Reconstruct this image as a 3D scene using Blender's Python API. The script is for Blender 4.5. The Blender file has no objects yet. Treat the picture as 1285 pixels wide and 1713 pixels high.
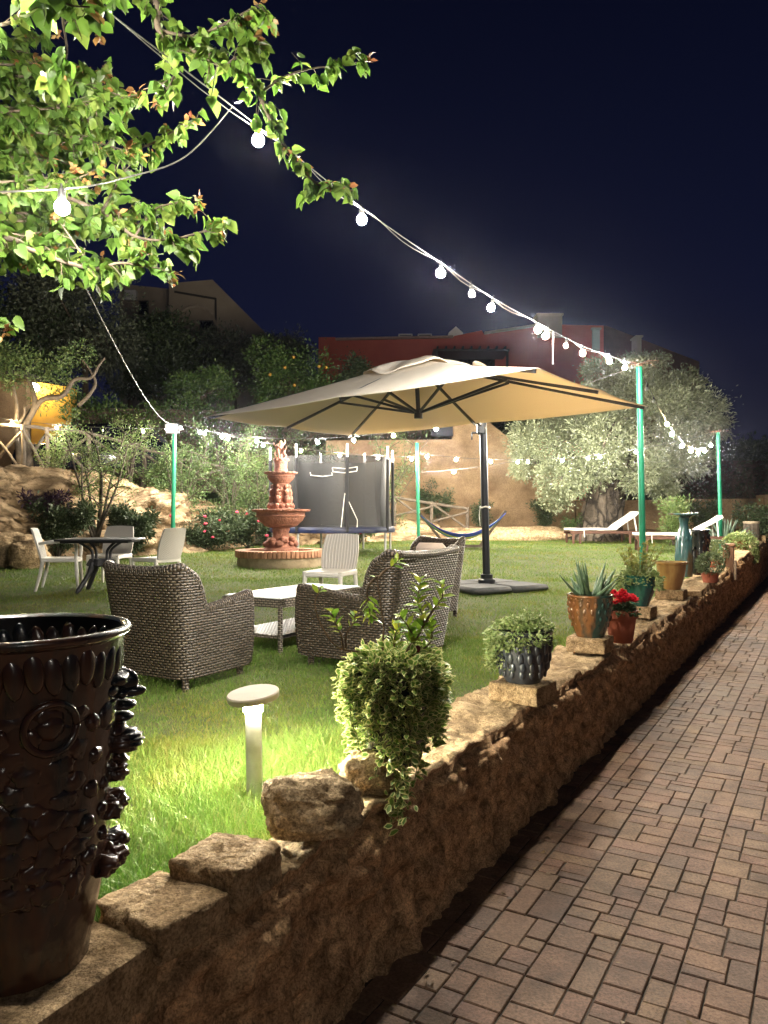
import bpy, math, random
import numpy as np
from mathutils import Vector, noise, Matrix

RN = random.Random(7)
NR = np.random.default_rng(7)
SC = bpy.context.scene
COL = SC.collection
PI = math.pi
F = 1285.0                       # focal length in photo pixels
EYE = 1.6
U = np.array((0.5, 0.866, 0.0))  # along the low wall, away from the camera
N = np.array((-0.866, 0.5, 0.0)) # across the wall, towards the lawn

def LZ(y): return 0.30 + 0.025 * y                       # lawn height
def P(px, py, y): return np.array(((px - 642.5) / F * y, y, EYE - (py - 860) / F * y))
def G(px, py):                                           # a spot on the lawn
    y = 1.3 / ((py - 860) / F + 0.025)
    return np.array(((px - 642.5) / F * y, y, LZ(y)))
def W(s, t, z=0.0): return U * s + N * t + np.array((0, 0, z))
def onwall(px, t, z):                                    # spot along the wall for a given sideways position
    k = (px - 642.5) / F
    y = t / (0.5 - 0.866 * k)
    return np.array((k * y, y, z))
def fbm(x, y, z, o=4): return noise.fractal(Vector((x, y, z)), 1.0, 2.0, o)

# ------------------------------------------------------------------ materials
def nodes(m):
    m.use_nodes = True
    nt = m.node_tree
    return nt, nt.nodes, nt.links, nt.nodes['Principled BSDF']

def ramp(nt, fac, stops):
    r = nt.nodes.new('ShaderNodeValToRGB')
    el = r.color_ramp.elements
    while len(el) < len(stops): el.new(0.5)
    for e, (p, c) in zip(el, stops):
        e.position = p; e.color = (c[0], c[1], c[2], 1)
    nt.links.new(fac, r.inputs[0])
    return r.outputs[0]

def noise_node(nt, scale, detail=5, rough=0.6, coord='Object', vec=None, stretch=None):
    n = nt.nodes.new('ShaderNodeTexNoise')
    n.inputs['Scale'].default_value = scale; n.inputs['Detail'].default_value = detail; n.inputs['Roughness'].default_value = rough
    if vec is None:
        tc = nt.nodes.new('ShaderNodeTexCoord'); vec = tc.outputs[coord]
    if stretch:
        mp = nt.nodes.new('ShaderNodeMapping'); mp.inputs['Scale'].default_value = stretch
        nt.links.new(vec, mp.inputs['Vector']); vec = mp.outputs[0]
    nt.links.new(vec, n.inputs['Vector'])
    return n.outputs['Fac']

def bump(nt, h, strength, dist=0.02, prev=None):
    b = nt.nodes.new('ShaderNodeBump'); b.inputs['Strength'].default_value = strength; b.inputs['Distance'].default_value = dist
    nt.links.new(h, b.inputs['Height'])
    if prev: nt.links.new(prev, b.inputs['Normal'])
    return b.outputs[0]

def mat(name, c1, c2=None, scale=6, rough=0.7, metal=0.0, bstr=0.0, bscale=30, bdist=0.01, spec=0.4, coat=0.0, island=False, stretch=None, lo=0.35, hi=0.65):
    m = bpy.data.materials.new(name); nt, ns, ln, b = nodes(m)
    b.inputs['Roughness'].default_value = rough; b.inputs['Metallic'].default_value = metal
    b.inputs['Specular IOR Level'].default_value = spec; b.inputs['Coat Weight'].default_value = coat
    b.inputs['Coat Roughness'].default_value = 0.06
    if c2 is None: c2 = tuple(x * 0.8 for x in c1)
    f = noise_node(nt, scale, stretch=stretch)
    col = ramp(nt, f, [(lo, c1), (hi, c2)])
    if island:
        g = ns.new('ShaderNodeNewGeometry')
        mx = ns.new('ShaderNodeMix'); mx.data_type = 'RGBA'; mx.blend_type = 'MULTIPLY'; mx.inputs[0].default_value = 1
        ln.new(col, mx.inputs[6]); ln.new(ramp(nt, g.outputs['Random Per Island'], island), mx.inputs[7]); col = mx.outputs[2]
    ln.new(col, b.inputs['Base Color'])
    if bstr: ln.new(bump(nt, noise_node(nt, bscale, 6, 0.65, stretch=stretch), bstr, bdist), b.inputs['Normal'])
    return m

def grain(m, scale=150, lo=.5, hi=1.18, mid=22, mlo=.62):     # sandy speckle and blotches of the stone itself
    nt = m.node_tree; ns, ln = nt.nodes, nt.links; b = ns['Principled BSDF']
    for sc, l in ((scale, lo), (mid, mlo)):
        mx = ns.new('ShaderNodeMix'); mx.data_type = 'RGBA'; mx.blend_type = 'MULTIPLY'; mx.inputs[0].default_value = 1
        ln.new(b.inputs['Base Color'].links[0].from_socket, mx.inputs[6]); ln.new(ramp(nt, noise_node(nt, sc, 4, .75), [(.36, (l, l * .97, l * .93)), (.58, (hi, hi, hi))]), mx.inputs[7]); ln.new(mx.outputs[2], b.inputs['Base Color'])
    return m

def leafmat(name, c1, c2, c3=None, trans=0.35, edge=None, rough=0.45, patch=None):
    m = bpy.data.materials.new(name); nt, ns, ln, b = nodes(m)
    g = ns.new('ShaderNodeNewGeometry')
    stops = [(0.0, c1), (1.0, c2)] if c3 is None else [(0.0, c1), (0.6, c2), (1.0, c3)]
    col = ramp(nt, g.outputs['Random Per Island'], stops)
    if edge:
        at = ns.new('ShaderNodeAttribute'); at.attribute_name = 'edge'
        mx = ns.new('ShaderNodeMix'); mx.data_type = 'RGBA'
        r = ramp(nt, at.outputs['Fac'], [(0.52, (0, 0, 0)), (0.72, (1, 1, 1))])
        ln.new(r, mx.inputs[0]); ln.new(col, mx.inputs[6]); mx.inputs[7].default_value = (*edge, 1); col = mx.outputs[2]
    if patch:                                   # worn, drier patches
        mp = ns.new('ShaderNodeMix'); mp.data_type = 'RGBA'; mp.blend_type = 'MULTIPLY'; mp.inputs[0].default_value = 1
        ln.new(col, mp.inputs[6]); ln.new(ramp(nt, noise_node(nt, patch, 5, .65), [(.36, (1.25, .95, .9)), (.5, (1, 1, 1)), (.66, (.62, .78, .7))]), mp.inputs[7]); col = mp.outputs[2]
    ln.new(col, b.inputs['Base Color']); b.inputs['Roughness'].default_value = rough; b.inputs['Specular IOR Level'].default_value = 0.35
    tr = ns.new('ShaderNodeBsdfTranslucent'); ln.new(col, tr.inputs[0])
    ms = ns.new('ShaderNodeMixShader'); ms.inputs[0].default_value = trans
    ln.new(b.outputs[0], ms.inputs[1]); ln.new(tr.outputs[0], ms.inputs[2])
    ln.new(ms.outputs[0], ns['Material Output'].inputs['Surface'])
    return m

def emit(name, c, s):
    m = bpy.data.materials.new(name); nt, ns, ln, b = nodes(m)
    b.inputs['Base Color'].default_value = (0.8, 0.8, 0.8, 1)
    b.inputs['Emission Color'].default_value = (*c, 1); b.inputs['Emission Strength'].default_value = s
    return m

def wickermat(name, c1, c2, gap, bw=0.045, bh=0.0155, ms=0.0):
    m = bpy.data.materials.new(name); nt, ns, ln, b = nodes(m)
    def mt(op, a, b_=None):
        n = ns.new('ShaderNodeMath'); n.operation = op
        for k, v in enumerate((a, b_)):
            if v is None: continue
            if isinstance(v, (int, float)): n.inputs[k].default_value = v
            else: ln.new(v, n.inputs[k])
        return n.outputs[0]
    tc = ns.new('ShaderNodeTexCoord'); sp = ns.new('ShaderNodeSeparateXYZ'); ln.new(tc.outputs['UV'], sp.inputs[0])
    v = mt('DIVIDE', sp.outputs['Y'], bh); row = mt('FLOOR', v); fv = mt('FRACT', v)
    u = mt('ADD', mt('DIVIDE', sp.outputs['X'], bw), mt('MULTIPLY', row, 0.5)); fu = mt('FRACT', u)
    bu = mt('SUBTRACT', 1.0, mt('POWER', mt('ABSOLUTE', mt('SUBTRACT', mt('MULTIPLY', fu, 2.0), 1.0)), 3.0))
    bv = mt('SUBTRACT', 1.0, mt('POWER', mt('ABSOLUTE', mt('SUBTRACT', mt('MULTIPLY', fv, 2.0), 1.0)), 2.0))
    h = mt('MULTIPLY', bu, bv)
    wn = ns.new('ShaderNodeTexWhiteNoise'); wn.noise_dimensions = '2D'; cb = ns.new('ShaderNodeCombineXYZ'); ln.new(row, cb.inputs[0]); ln.new(mt('FLOOR', u), cb.inputs[1]); ln.new(cb.outputs[0], wn.inputs['Vector'])
    mx = ns.new('ShaderNodeMix'); mx.data_type = 'RGBA'; ln.new(wn.outputs['Value'], mx.inputs[0]); mx.inputs[6].default_value = (*c1, 1); mx.inputs[7].default_value = (*c2, 1)
    m2 = ns.new('ShaderNodeMix'); m2.data_type = 'RGBA'; ln.new(ramp(nt, h, [(.16, (0, 0, 0)), (.66, (1, 1, 1))]), m2.inputs[0]); m2.inputs[6].default_value = (*gap, 1); ln.new(mx.outputs[2], m2.inputs[7])
    ln.new(m2.outputs[2], b.inputs['Base Color']); ln.new(bump(nt, h, 1.0, 0.010), b.inputs['Normal']); b.inputs['Roughness'].default_value = 0.42
    return m

# ------------------------------------------------------------------ mesh building
class MB:
    def __init__(s): s.v = []; s.f = []; s.uv = []
    def add(s, vs, fs, uvs=None):
        o = len(s.v); s.v += [tuple(map(float, v)) for v in vs]
        s.f += [tuple(i + o for i in f) for f in fs]
        if uvs is None: s.uv += [None] * len(fs)
        else: s.uv += [[uvs[i] for i in f] for f in fs]
    def box(s, c, size, rz=0.0, b=0.0, rx=0.0, ry=0.0):
        h = [x / 2 for x in size]; b = min(b, *[x * 0.9 for x in h])
        M = Matrix.Rotation(rz, 3, 'Z') @ Matrix.Rotation(ry, 3, 'Y') @ Matrix.Rotation(rx, 3, 'X')
        c = Vector(c); vs = []; ix = {}
        for sx in (-1, 1):
            for sy in (-1, 1):
                for sz in (-1, 1):
                    for a in range(3):
                        q = [sx * h[0], sy * h[1], sz * h[2]]
                        for k in range(3):
                            if k != a: q[k] -= (sx, sy, sz)[k] * b
                        ix[(sx, sy, sz, a)] = len(vs); vs.append(M @ Vector(q) + c)
        fs = []
        for a in range(3):
            o1, o2 = [k for k in range(3) if k != a]
            for sg in (-1, 1):
                f = []
                for p, q in ((-1, -1), (1, -1), (1, 1), (-1, 1)):
                    t = [0, 0, 0]; t[a] = sg; t[o1] = p; t[o2] = q; f.append(ix[(*t, a)])
                n = (vs[f[1]] - vs[f[0]]).cross(vs[f[2]] - vs[f[1]])
                if n.dot(sum((vs[i] for i in f), Vector()) / 4 - c) < 0: f.reverse()
                fs.append(f)
        if b > 0:
            for a in range(3):
                o1, o2 = [k for k in range(3) if k != a]
                for p in (-1, 1):
                    for q in (-1, 1):
                        f = []
                        for e, ax in ((-1, o1), (1, o1), (1, o2), (-1, o2)):
                            t = [0, 0, 0]; t[a] = e; t[o1] = p; t[o2] = q; f.append(ix[(*t, ax)])
                        n = (vs[f[1]] - vs[f[0]]).cross(vs[f[2]] - vs[f[1]])
                        if n.dot(sum((vs[i] for i in f), Vector()) / 4 - c) < 0: f.reverse()
                        fs.append(f)
            for sx in (-1, 1):
                for sy in (-1, 1):
                    for sz in (-1, 1):
                        f = [ix[(sx, sy, sz, a)] for a in range(3)]
                        n = (vs[f[1]] - vs[f[0]]).cross(vs[f[2]] - vs[f[1]])
                        if n.dot(vs[f[0]] - c) < 0: f.reverse()
                        fs.append(f)
        s.add(vs, fs)
    def tube(s, pts, r, n=8, caps=True, uvlen=False):
        pts = [Vector(p) for p in pts]
        rs = list(r) if hasattr(r, '__len__') else [r] * len(pts)
        if len(rs) != len(pts): rs = [rs[0] + (rs[-1] - rs[0]) * i / (len(pts) - 1) for i in range(len(pts))]
        vs = []; uv = []; d0 = None; L = 0
        for i, p in enumerate(pts):
            t = (pts[min(i + 1, len(pts) - 1)] - pts[max(i - 1, 0)])
            t = t.normalized() if t.length > 1e-9 else Vector((0, 0, 1))
            if d0 is None:
                d0 = t.cross(Vector((0, 0, 1)) if abs(t.z) < 0.9 else Vector((1, 0, 0))).normalized()
            d0 = (d0 - t * d0.dot(t)).normalized(); e = t.cross(d0)
            if i: L += (p - pts[i - 1]).length
            for k in range(n):
                a = 2 * PI * k / n
                vs.append(p + (d0 * math.cos(a) + e * math.sin(a)) * rs[i]); uv.append((k / n * 2 * PI * rs[0], L))
        fs = []
        for i in range(len(pts) - 1):
            for k in range(n):
                fs.append((i * n + k, i * n + (k + 1) % n, (i + 1) * n + (k + 1) % n, (i + 1) * n + k))
        if caps: fs.append(tuple(range(n))[::-1]); fs.append(tuple(range((len(pts) - 1) * n, len(pts) * n)))
        s.add(vs, fs, uv if uvlen else None)
    def beam(s, p, q, w, h=None):
        h = h or w; p = Vector(p); q = Vector(q); t = (q - p).normalized()
        x = t.cross(Vector((0, 0, 1)) if abs(t.z) < 0.95 else Vector((0, 1, 0))).normalized(); y = t.cross(x)
        vs = []
        for e in (p, q):
            for a, b_ in ((-1, -1), (1, -1), (1, 1), (-1, 1)): vs.append(e + x * a * w / 2 + y * b_ * h / 2)
        s.add(vs, [(0, 3, 2, 1), (4, 5, 6, 7), (0, 1, 5, 4), (1, 2, 6, 5), (2, 3, 7, 6), (3, 0, 4, 7)])
    def lathe(s, prof, n=32, c=(0, 0, 0), fn=None, caps=True):
        vs = []
        for j, (r, z) in enumerate(prof):
            for k in range(n):
                a = 2 * PI * k / n; rr = r if fn is None else fn(r, z, a, j)
                vs.append((c[0] + rr * math.cos(a), c[1] + rr * math.sin(a), c[2] + z))
        fs = []
        for j in range(len(prof) - 1):
            for k in range(n):
                fs.append((j * n + k, j * n + (k + 1) % n, (j + 1) * n + (k + 1) % n, (j + 1) * n + k))
        if caps:
            if prof[0][0] > 1e-4: fs.append(tuple(range(n))[::-1])
            if prof[-1][0] > 1e-4: fs.append(tuple(range((len(prof) - 1) * n, len(prof) * n)))
        s.add(vs, fs)
    def grid(s, fn, nu, nv, cu=False, uvf=None, flip=False):
        vs = []; uv = []
        for i in range(nu):
            for j in range(nv):
                vs.append(fn(i / (nu - (0 if cu else 1)), j / (nv - 1)))
                if uvf: uv.append(uvf(i / (nu - (0 if cu else 1)), j / (nv - 1)))
        fs = []
        for i in range(nu if cu else nu - 1):
            for j in range(nv - 1):
                a, b = i * nv + j, ((i + 1) % nu) * nv + j
                fs.append((a, a + 1, b + 1, b) if flip else (a, b, b + 1, a + 1))
        s.add(vs, fs, uv if uvf else None)
    def ico(s, c, r, sub=2, sc=(1, 1, 1), nz=0.0, ns=1.0, seed=0.0, rz=0.0):
        V, Fc = ICO[sub]; M = Matrix.Rotation(rz, 3, 'Z'); vs = []
        for v in V:
            k = 1 + (nz * noise.fractal(Vector(v) * ns + Vector((seed, seed * 1.7, -seed)), 1.0, 2.0, 4) if nz else 0)
            q = M @ Vector((v[0] * r * sc[0] * k, v[1] * r * sc[1] * k, v[2] * r * sc[2] * k)); vs.append(q + Vector(c))
        s.add(vs, Fc)
    def prism(s, poly, y0, y1):           # outline in x,z pushed from y0 to y1
        n = len(poly); vs = [(x, y0, z) for x, z in poly] + [(x, y1, z) for x, z in poly]
        s.add(vs, [tuple(range(n)), tuple(range(n, 2 * n))[::-1]] + [(i, i + n, (i + 1) % n + n, (i + 1) % n) for i in range(n)])
    def build(s, name, m, parent=None, smooth=True, world=False):
        V = s.v
        if world and parent is not None:
            M = WM[parent].inverted(); V = [M @ Vector(v) for v in V]
        me = bpy.data.meshes.new(name); me.from_pydata([tuple(v) for v in V], [], s.f)
        if any(u is not None for u in s.uv):
            l = me.uv_layers.new(name='UVMap'); flat = []
            for f, u in zip(s.f, s.uv):
                for k in range(len(f)): flat += list(u[k]) if u else [0.0, 0.0]
            l.data.foreach_set('uv', flat)
        if smooth is not False:
            me.polygons.foreach_set('use_smooth', [True] * len(s.f))
            if smooth != 'all': me.set_sharp_from_angle(angle=math.radians(38))
        me.materials.append(m)
        return link(name, me, parent)

def _ico():
    import bmesh
    out = {}
    for k in (1, 2, 3, 4, 5):
        bm = bmesh.new(); bmesh.ops.create_icosphere(bm, subdivisions=k, radius=1)
        out[k] = ([tuple(v.co) for v in bm.verts], [tuple(v.index for v in f.verts) for f in bm.faces]); bm.free()
    return out
ICO = _ico()
WM = {}

def link(name, me, parent=None):
    o = bpy.data.objects.new(name, me); COL.objects.link(o)
    WM[o] = Matrix()
    if parent is not None: o.parent = parent; WM[o] = WM[parent].copy()
    return o
def thing(name, label, cat, loc=(0, 0, 0), rz=0.0, group=None):
    o = bpy.data.objects.new(name, None); COL.objects.link(o)
    o.location = [float(x) for x in loc]; o.rotation_euler = (0, 0, rz); o.empty_display_size = 0.1
    WM[o] = Matrix.Translation(o.location) @ Matrix.Rotation(rz, 4, 'Z')
    return tag(o, label, cat, group)
def tag(o, label, cat, group=None, kind=None):
    o['label'] = label; o['category'] = cat
    if group: o['group'] = group
    if kind: o['kind'] = kind
    return o
def dup(root, loc, rz, label, group=None):
    r = root.copy(); COL.objects.link(r); r.location = [float(x) for x in loc]; r.rotation_euler = (0, 0, rz); r['label'] = label
    if group: r['group'] = group
    WM[r] = Matrix.Translation(r.location) @ Matrix.Rotation(rz, 4, 'Z')
    for ch in list(root.children):
        c = ch.copy(); COL.objects.link(c); c.parent = r
        for g in ch.children:
            d = g.copy(); COL.objects.link(d); d.parent = c
    return r
def arr_mesh(name, V, T, m, parent=None, world=False, edge=None, smooth=False):
    V = np.asarray(V, dtype=np.float64).reshape(-1, 3)
    if world and parent is not None:
        M = np.array(WM[parent].inverted()); V = V @ M[:3, :3].T + M[:3, 3]
    T = np.asarray(T, dtype=np.int32); k = T.shape[1]
    me = bpy.data.meshes.new(name); me.vertices.add(len(V)); me.vertices.foreach_set('co', V.astype(np.float32).ravel())
    me.loops.add(T.size); me.loops.foreach_set('vertex_index', T.ravel())
    me.polygons.add(len(T)); me.polygons.foreach_set('loop_start', np.arange(0, T.size, k, dtype=np.int32))
    if smooth: me.polygons.foreach_set('use_smooth', np.ones(len(T), bool))
    me.update(calc_edges=True)
    if edge is not None:
        a = me.attributes.new('edge', 'FLOAT', 'POINT'); a.data.foreach_set('value', np.asarray(edge, dtype=np.float32))
    me.materials.append(m)
    return link(name, me, parent)

# ------------------------------------------------------------------ leaves
T_DIA = (np.array([(0, 0, 0), (.45, .5, .12), (1, 0, -.1), (.45, -.5, .12)], float), np.array([(0, 2, 1), (0, 3, 2)]), np.array([0, 1, 1, 1.]))
T_OVAL = (np.array([(0, 0, 0), (.22, .36, .06), (.6, .46, .04), (1, 0, -.14), (.6, -.46, .04), (.22, -.36, .06), (.25, 0, -.02), (.65, 0, -.05)], float),
          np.array([(0, 6, 1), (1, 6, 2), (6, 7, 2), (7, 3, 2), (0, 5, 6), (5, 4, 6), (6, 4, 7), (7, 4, 3)]), np.array([.6, 1, 1, 1, 1, 1, 0, 0.]))
T_HEART = (np.array([(0, 0, 0), (.02, .3, .07), (.3, .5, .08), (.62, .36, .03), (1.05, 0, -.22), (.62, -.36, .03), (.3, -.5, .08), (.02, -.3, .07), (.32, 0, -.03), (.66, 0, -.07)], float),
           np.array([(0, 8, 1), (1, 8, 2), (2, 8, 9), (2, 9, 3), (3, 9, 4), (0, 7, 8), (7, 6, 8), (6, 9, 8), (6, 5, 9), (5, 4, 9)]), np.array([.6, 1, 1, 1, 1, 1, 1, 1, 0, 0.]))
T_OLIVE = (np.array([(0, 0, 0), (.5, .5, .05), (1, 0, 0), (.5, -.5, .05)], float), np.array([(0, 2, 1), (0, 3, 2)]), np.array([0, 1, 1, 1.]))
def unit(a): return a / np.maximum(np.linalg.norm(a, axis=-1, keepdims=True), 1e-9)
def leafset(pos, d, size, asp=0.6, tpl=T_DIA, up=None, jit=0.5):
    pos = np.asarray(pos, float); n = len(pos); d = unit(np.asarray(d, float))
    if up is None: up = np.tile((0, 0, 1.0), (n, 1))
    up = up + NR.normal(0, jit, (n, 3))
    side = unit(np.cross(d, up)); up = unit(np.cross(side, d))
    size = np.broadcast_to(np.asarray(size, float), (n,))[:, None, None]
    A, Tt, E = tpl
    V = pos[:, None, :] + size * (A[None, :, 0:1] * d[:, None, :] + asp * A[None, :, 1:2] * side[:, None, :] + A[None, :, 2:3] * up[:, None, :])
    T = Tt[None] + (np.arange(n) * len(A))[:, None, None]
    return V.reshape(-1, 3), T.reshape(-1, 3), np.tile(E, n)
def leaves(name, m, pos, d, size, asp=0.6, tpl=T_DIA, parent=None, up=None, jit=0.5, world=True):
    V, T, E = leafset(pos, d, size, asp, tpl, up, jit)
    return arr_mesh(name, V, T, m, parent, world, E)
def crown_pts(blobs, n, sub=14, spread=0.2, shell=0.45):
    ws = np.array([b[3] * b[4] * b[5] for b in blobs]) ** 0.67; ws = ws / ws.sum(); out = []; dr = []
    for b, w in zip(blobs, ws):
        k = max(1, int(n * w)); c = np.array(b[:3]); r = np.array(b[3:6])
        q = unit(NR.normal(0, 1, (sub, 3))) * (NR.uniform(shell ** 3, 1, (sub, 1)) ** (1 / 3))
        idx = NR.integers(0, sub, k); sc = NR.uniform(0.6, 1.4, sub)
        p = q[idx] * 0.85 + NR.normal(0, spread, (k, 3)) * sc[idx][:, None]
        out.append(c + p * r); dr.append(unit(p - q[idx] * 0.6) + NR.normal(0, 0.5, (k, 3)))
    return np.concatenate(out), np.concatenate(dr)
def sag(p, q, s, n=24):
    p = np.asarray(p, float); q = np.asarray(q, float)
    return [p + (q - p) * t - np.array((0, 0, s * 4 * t * (1 - t))) for t in np.linspace(0, 1, n)]
def curve(pts, n=10):                     # smooth path through the points
    pts = [np.asarray(p, float) for p in pts]; out = []
    for i in range(len(pts) - 1):
        a = pts[max(i - 1, 0)]; b = pts[i]; c = pts[i + 1]; d = pts[min(i + 2, len(pts) - 1)]
        for k in range(n):
            t = k / n
            out.append(0.5 * (2 * b + (c - a) * t + (2 * a - 5 * b + 4 * c - d) * t * t + (3 * b - a - 3 * c + d) * t ** 3))
    out.append(pts[-1]); return out
# ------------------------------------------------------------------ camera, sky
cam = bpy.data.cameras.new('camera'); camo = bpy.data.objects.new('camera', cam); COL.objects.link(camo)
camo.location = (0, 0, EYE); camo.rotation_euler = (PI / 2, 0, 0)
cam.sensor_width = 36; cam.lens = 36 * F / 1713; cam.shift_y = 3.5 / 1713; cam.clip_end = 2000; cam.clip_start = 0.05
SC.camera = camo
wd = bpy.data.worlds.new('World'); SC.world = wd; wd.use_nodes = True
nt = wd.node_tree; bg = nt.nodes['Background']
tc = nt.nodes.new('ShaderNodeTexCoord'); sx = nt.nodes.new('ShaderNodeSeparateXYZ'); nt.links.new(tc.outputs['Generated'], sx.inputs[0])
nt.links.new(ramp(nt, sx.outputs['Z'], [(0.0, (0.0150, 0.0160, 0.0400)), (0.25, (0.0075, 0.0105, 0.0380)), (0.62, (0.0030, 0.0042, 0.0170))]), bg.inputs['Color'])
bg.inputs['Strength'].default_value = 0.125
SC.view_settings.view_transform = 'Standard'; SC.view_settings.look = 'None'; SC.view_settings.exposure = 2.2; SC.view_settings.gamma = 1
cy = SC.cycles
SC.render.engine = 'CYCLES'
cy.use_denoising = True; cy.max_bounces = 6; cy.diffuse_bounces = 3; cy.glossy_bounces = 3; cy.transparent_max_bounces = 12; cy.transmission_bounces = 4
cy.sample_clamp_indirect = 3.0; cy.use_light_tree = True; cy.caustics_reflective = False; cy.caustics_refractive = False

# ------------------------------------------------------------------ ground
M_soil = mat('soil', (.06, .045, .03), (.03, .025, .018), 3, .95, bstr=.6, bscale=20)
g = MB(); g.add([(-600, -600, -.06), (600, -600, -.06), (600, 600, -.06), (-600, 600, -.06)], [(0, 1, 2, 3)])
tag(g.build('ground', M_soil), 'dark bare ground stretching away behind the garden', 'ground', kind='structure')

M_bed = mat('joint_sand', (.06, .048, .036), (.03, .024, .018), 40, .95)
b = MB(); b.add([W(-4, 1.45, -.007), W(-4, -3, -.007), W(26, -3, -.007), W(26, 1.45, -.007)], [(0, 1, 2, 3)])
tag(b.build('path_bed', M_bed), 'dark sand in the joints between the path pavers', 'ground', kind='structure')

def pavermat():
    m = bpy.data.materials.new('paver_clay'); nt, ns, ln, b = nodes(m)
    ge = ns.new('ShaderNodeNewGeometry')
    base = ramp(nt, ge.outputs['Random Per Island'], [(0, (.34, .215, .158)), (.25, (.38, .255, .178)), (.45, (.32, .205, .158)), (.6, (.40, .28, .185)), (.8, (.27, .19, .15)), (1, (.36, .225, .170))])
    tcn = ns.new('ShaderNodeTexCoord')
    n1 = noise_node(nt, 5, 6, .7); n2 = noise_node(nt, 90, 3, .7)
    mx = ns.new('ShaderNodeMix'); mx.data_type = 'RGBA'; mx.blend_type = 'MULTIPLY'; mx.inputs[0].default_value = 1
    ln.new(base, mx.inputs[6]); ln.new(ramp(nt, n1, [(.3, (.25, .22, .20)), (.62, (.58, .52, .47))]), mx.inputs[7])
    n0 = noise_node(nt, .9, 4, .65); mx0 = ns.new('ShaderNodeMix'); mx0.data_type = 'RGBA'; mx0.blend_type = 'MULTIPLY'; mx0.inputs[0].default_value = 1
    ln.new(mx.outputs[2], mx0.inputs[6]); ln.new(ramp(nt, n0, [(.35, (.62, .60, .58)), (.55, (1, 1, 1))]), mx0.inputs[7]); mx = mx0
    mx2 = ns.new('ShaderNodeMix'); mx2.data_type = 'RGBA'; mx2.blend_type = 'MULTIPLY'; mx2.inputs[0].default_value = .8
    ln.new(mx.outputs[2], mx2.inputs[6]); ln.new(ramp(nt, n2, [(.36, (.48, .46, .44)), (.58, (1.05, 1.04, 1.02))]), mx2.inputs[7])
    ln.new(mx2.outputs[2], b.inputs['Base Color']); b.inputs['Roughness'].default_value = .72; b.inputs['Specular IOR Level'].default_value = .35
    b1 = bump(nt, noise_node(nt, 55, 5, .7, stretch=(1, 1.0, 1)), .55, .006); ln.new(bump(nt, noise_node(nt, 12, 4, .6), .5, .008, b1), b.inputs['Normal'])
    return m
def pavers():
    mb = MB()
    def brick(s0, s1, t0, t1):
        g_ = .0028; j = lambda: RN.uniform(-.0016, .0016)
        c = [(s0 + g_ + j(), t0 + g_ + j()), (s1 - g_ + j(), t0 + g_ + j()), (s1 - g_ + j(), t1 - g_ + j()), (s0 + g_ + j(), t1 - g_ + j())]
        zb = RN.uniform(-.002, .002); tl = [zb + RN.uniform(-.0012, .0012) for _ in range(4)]
        cs = sum(p[0] for p in c) / 4; ct = sum(p[1] for p in c) / 4; b_ = .0035
        vs = []
        for (s, t), z in zip(c, tl): vs.append(W(s - math.copysign(b_, s - cs), t - math.copysign(b_, t - ct), z))
        for (s, t), z in zip(c, tl): vs.append(W(s, t, z - .004))
        for (s, t), z in zip(c, tl): vs.append(W(s, t, -.03))
        fs = [(0, 1, 2, 3)]
        for o in (0, 4):
            for k in range(4): fs.append((o + 4 + k, o + 4 + (k + 1) % 4, o + (k + 1) % 4, o + k))
        mb.add(vs, fs)
    t = 1.36; first = True
    while t > -2.2:
        w = .228 + RN.uniform(-.008, .012); s = -1.6 - RN.random() * .2
        while s < 23:
            r = RN.random()
            if r < .16: L = RN.choice((.085, .115)); brick(s, s + L, t - w, t)
            else:
                L = RN.choice((.155, .175, .23, .235)); c = RN.choice((.40, .5, .62)) * w
                for a, b_ in ((t - c, t), (t - w, t - c)):
                    q = RN.random()
                    if q < .28: brick(s, s + L, a, b_)
                    elif q < .62: brick(s, s + L * .5, a, b_); brick(s + L * .5, s + L, a, b_)
                    else:
                        f_ = RN.choice((.36, .64)); brick(s, s + L * f_, a, b_); brick(s + L * f_, s + L, a, b_)
            s += L
        t -= w
    tag(mb.build('path', pavermat(), smooth=False), 'reddish clay paver path running beside the low stone wall', 'path', kind='structure')
pavers()

# ------------------------------------------------------------------ lawn
def tin(s): return np.interp(s, [-2, 2.1, 2.5, 3.2, 30], [1.60, 1.585, 1.66, 1.81, 1.82])   # inner edge of the wall top
BX = [-30, -9, -6.85, -4.6, -3.1, 1, 5.4, 14, 40]; BY = [9.5, 12.2, 13.9, 17.0, 19.3, 22.0, 22.8, 24.2, 27]
def ybank(x): return np.interp(x, BX, BY)
M_lawn = mat('lawn_earth', (.045, .070, .016), (.085, .085, .028), 9, .95, bstr=.5, bscale=40, bdist=.02)
def lawn():
    mb = MB(); ns_, nt_ = 110, 70
    def fn(u, v):
        s = -1.5 + 27 * u ** 1.3; t = 1.50 + 22 * v ** 1.5; p = W(s, t)
        return (p[0], p[1], LZ(p[1]) + .012 * fbm(p[0] * 1.5, p[1] * 1.5, 0, 3))
    mb.grid(fn, ns_, nt_, flip=False)
    tag(mb.build('lawn', M_lawn, smooth='all'), 'earth under the mown lawn', 'lawn', kind='structure')
lawn()
BOL = G(427, 1345)
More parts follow.
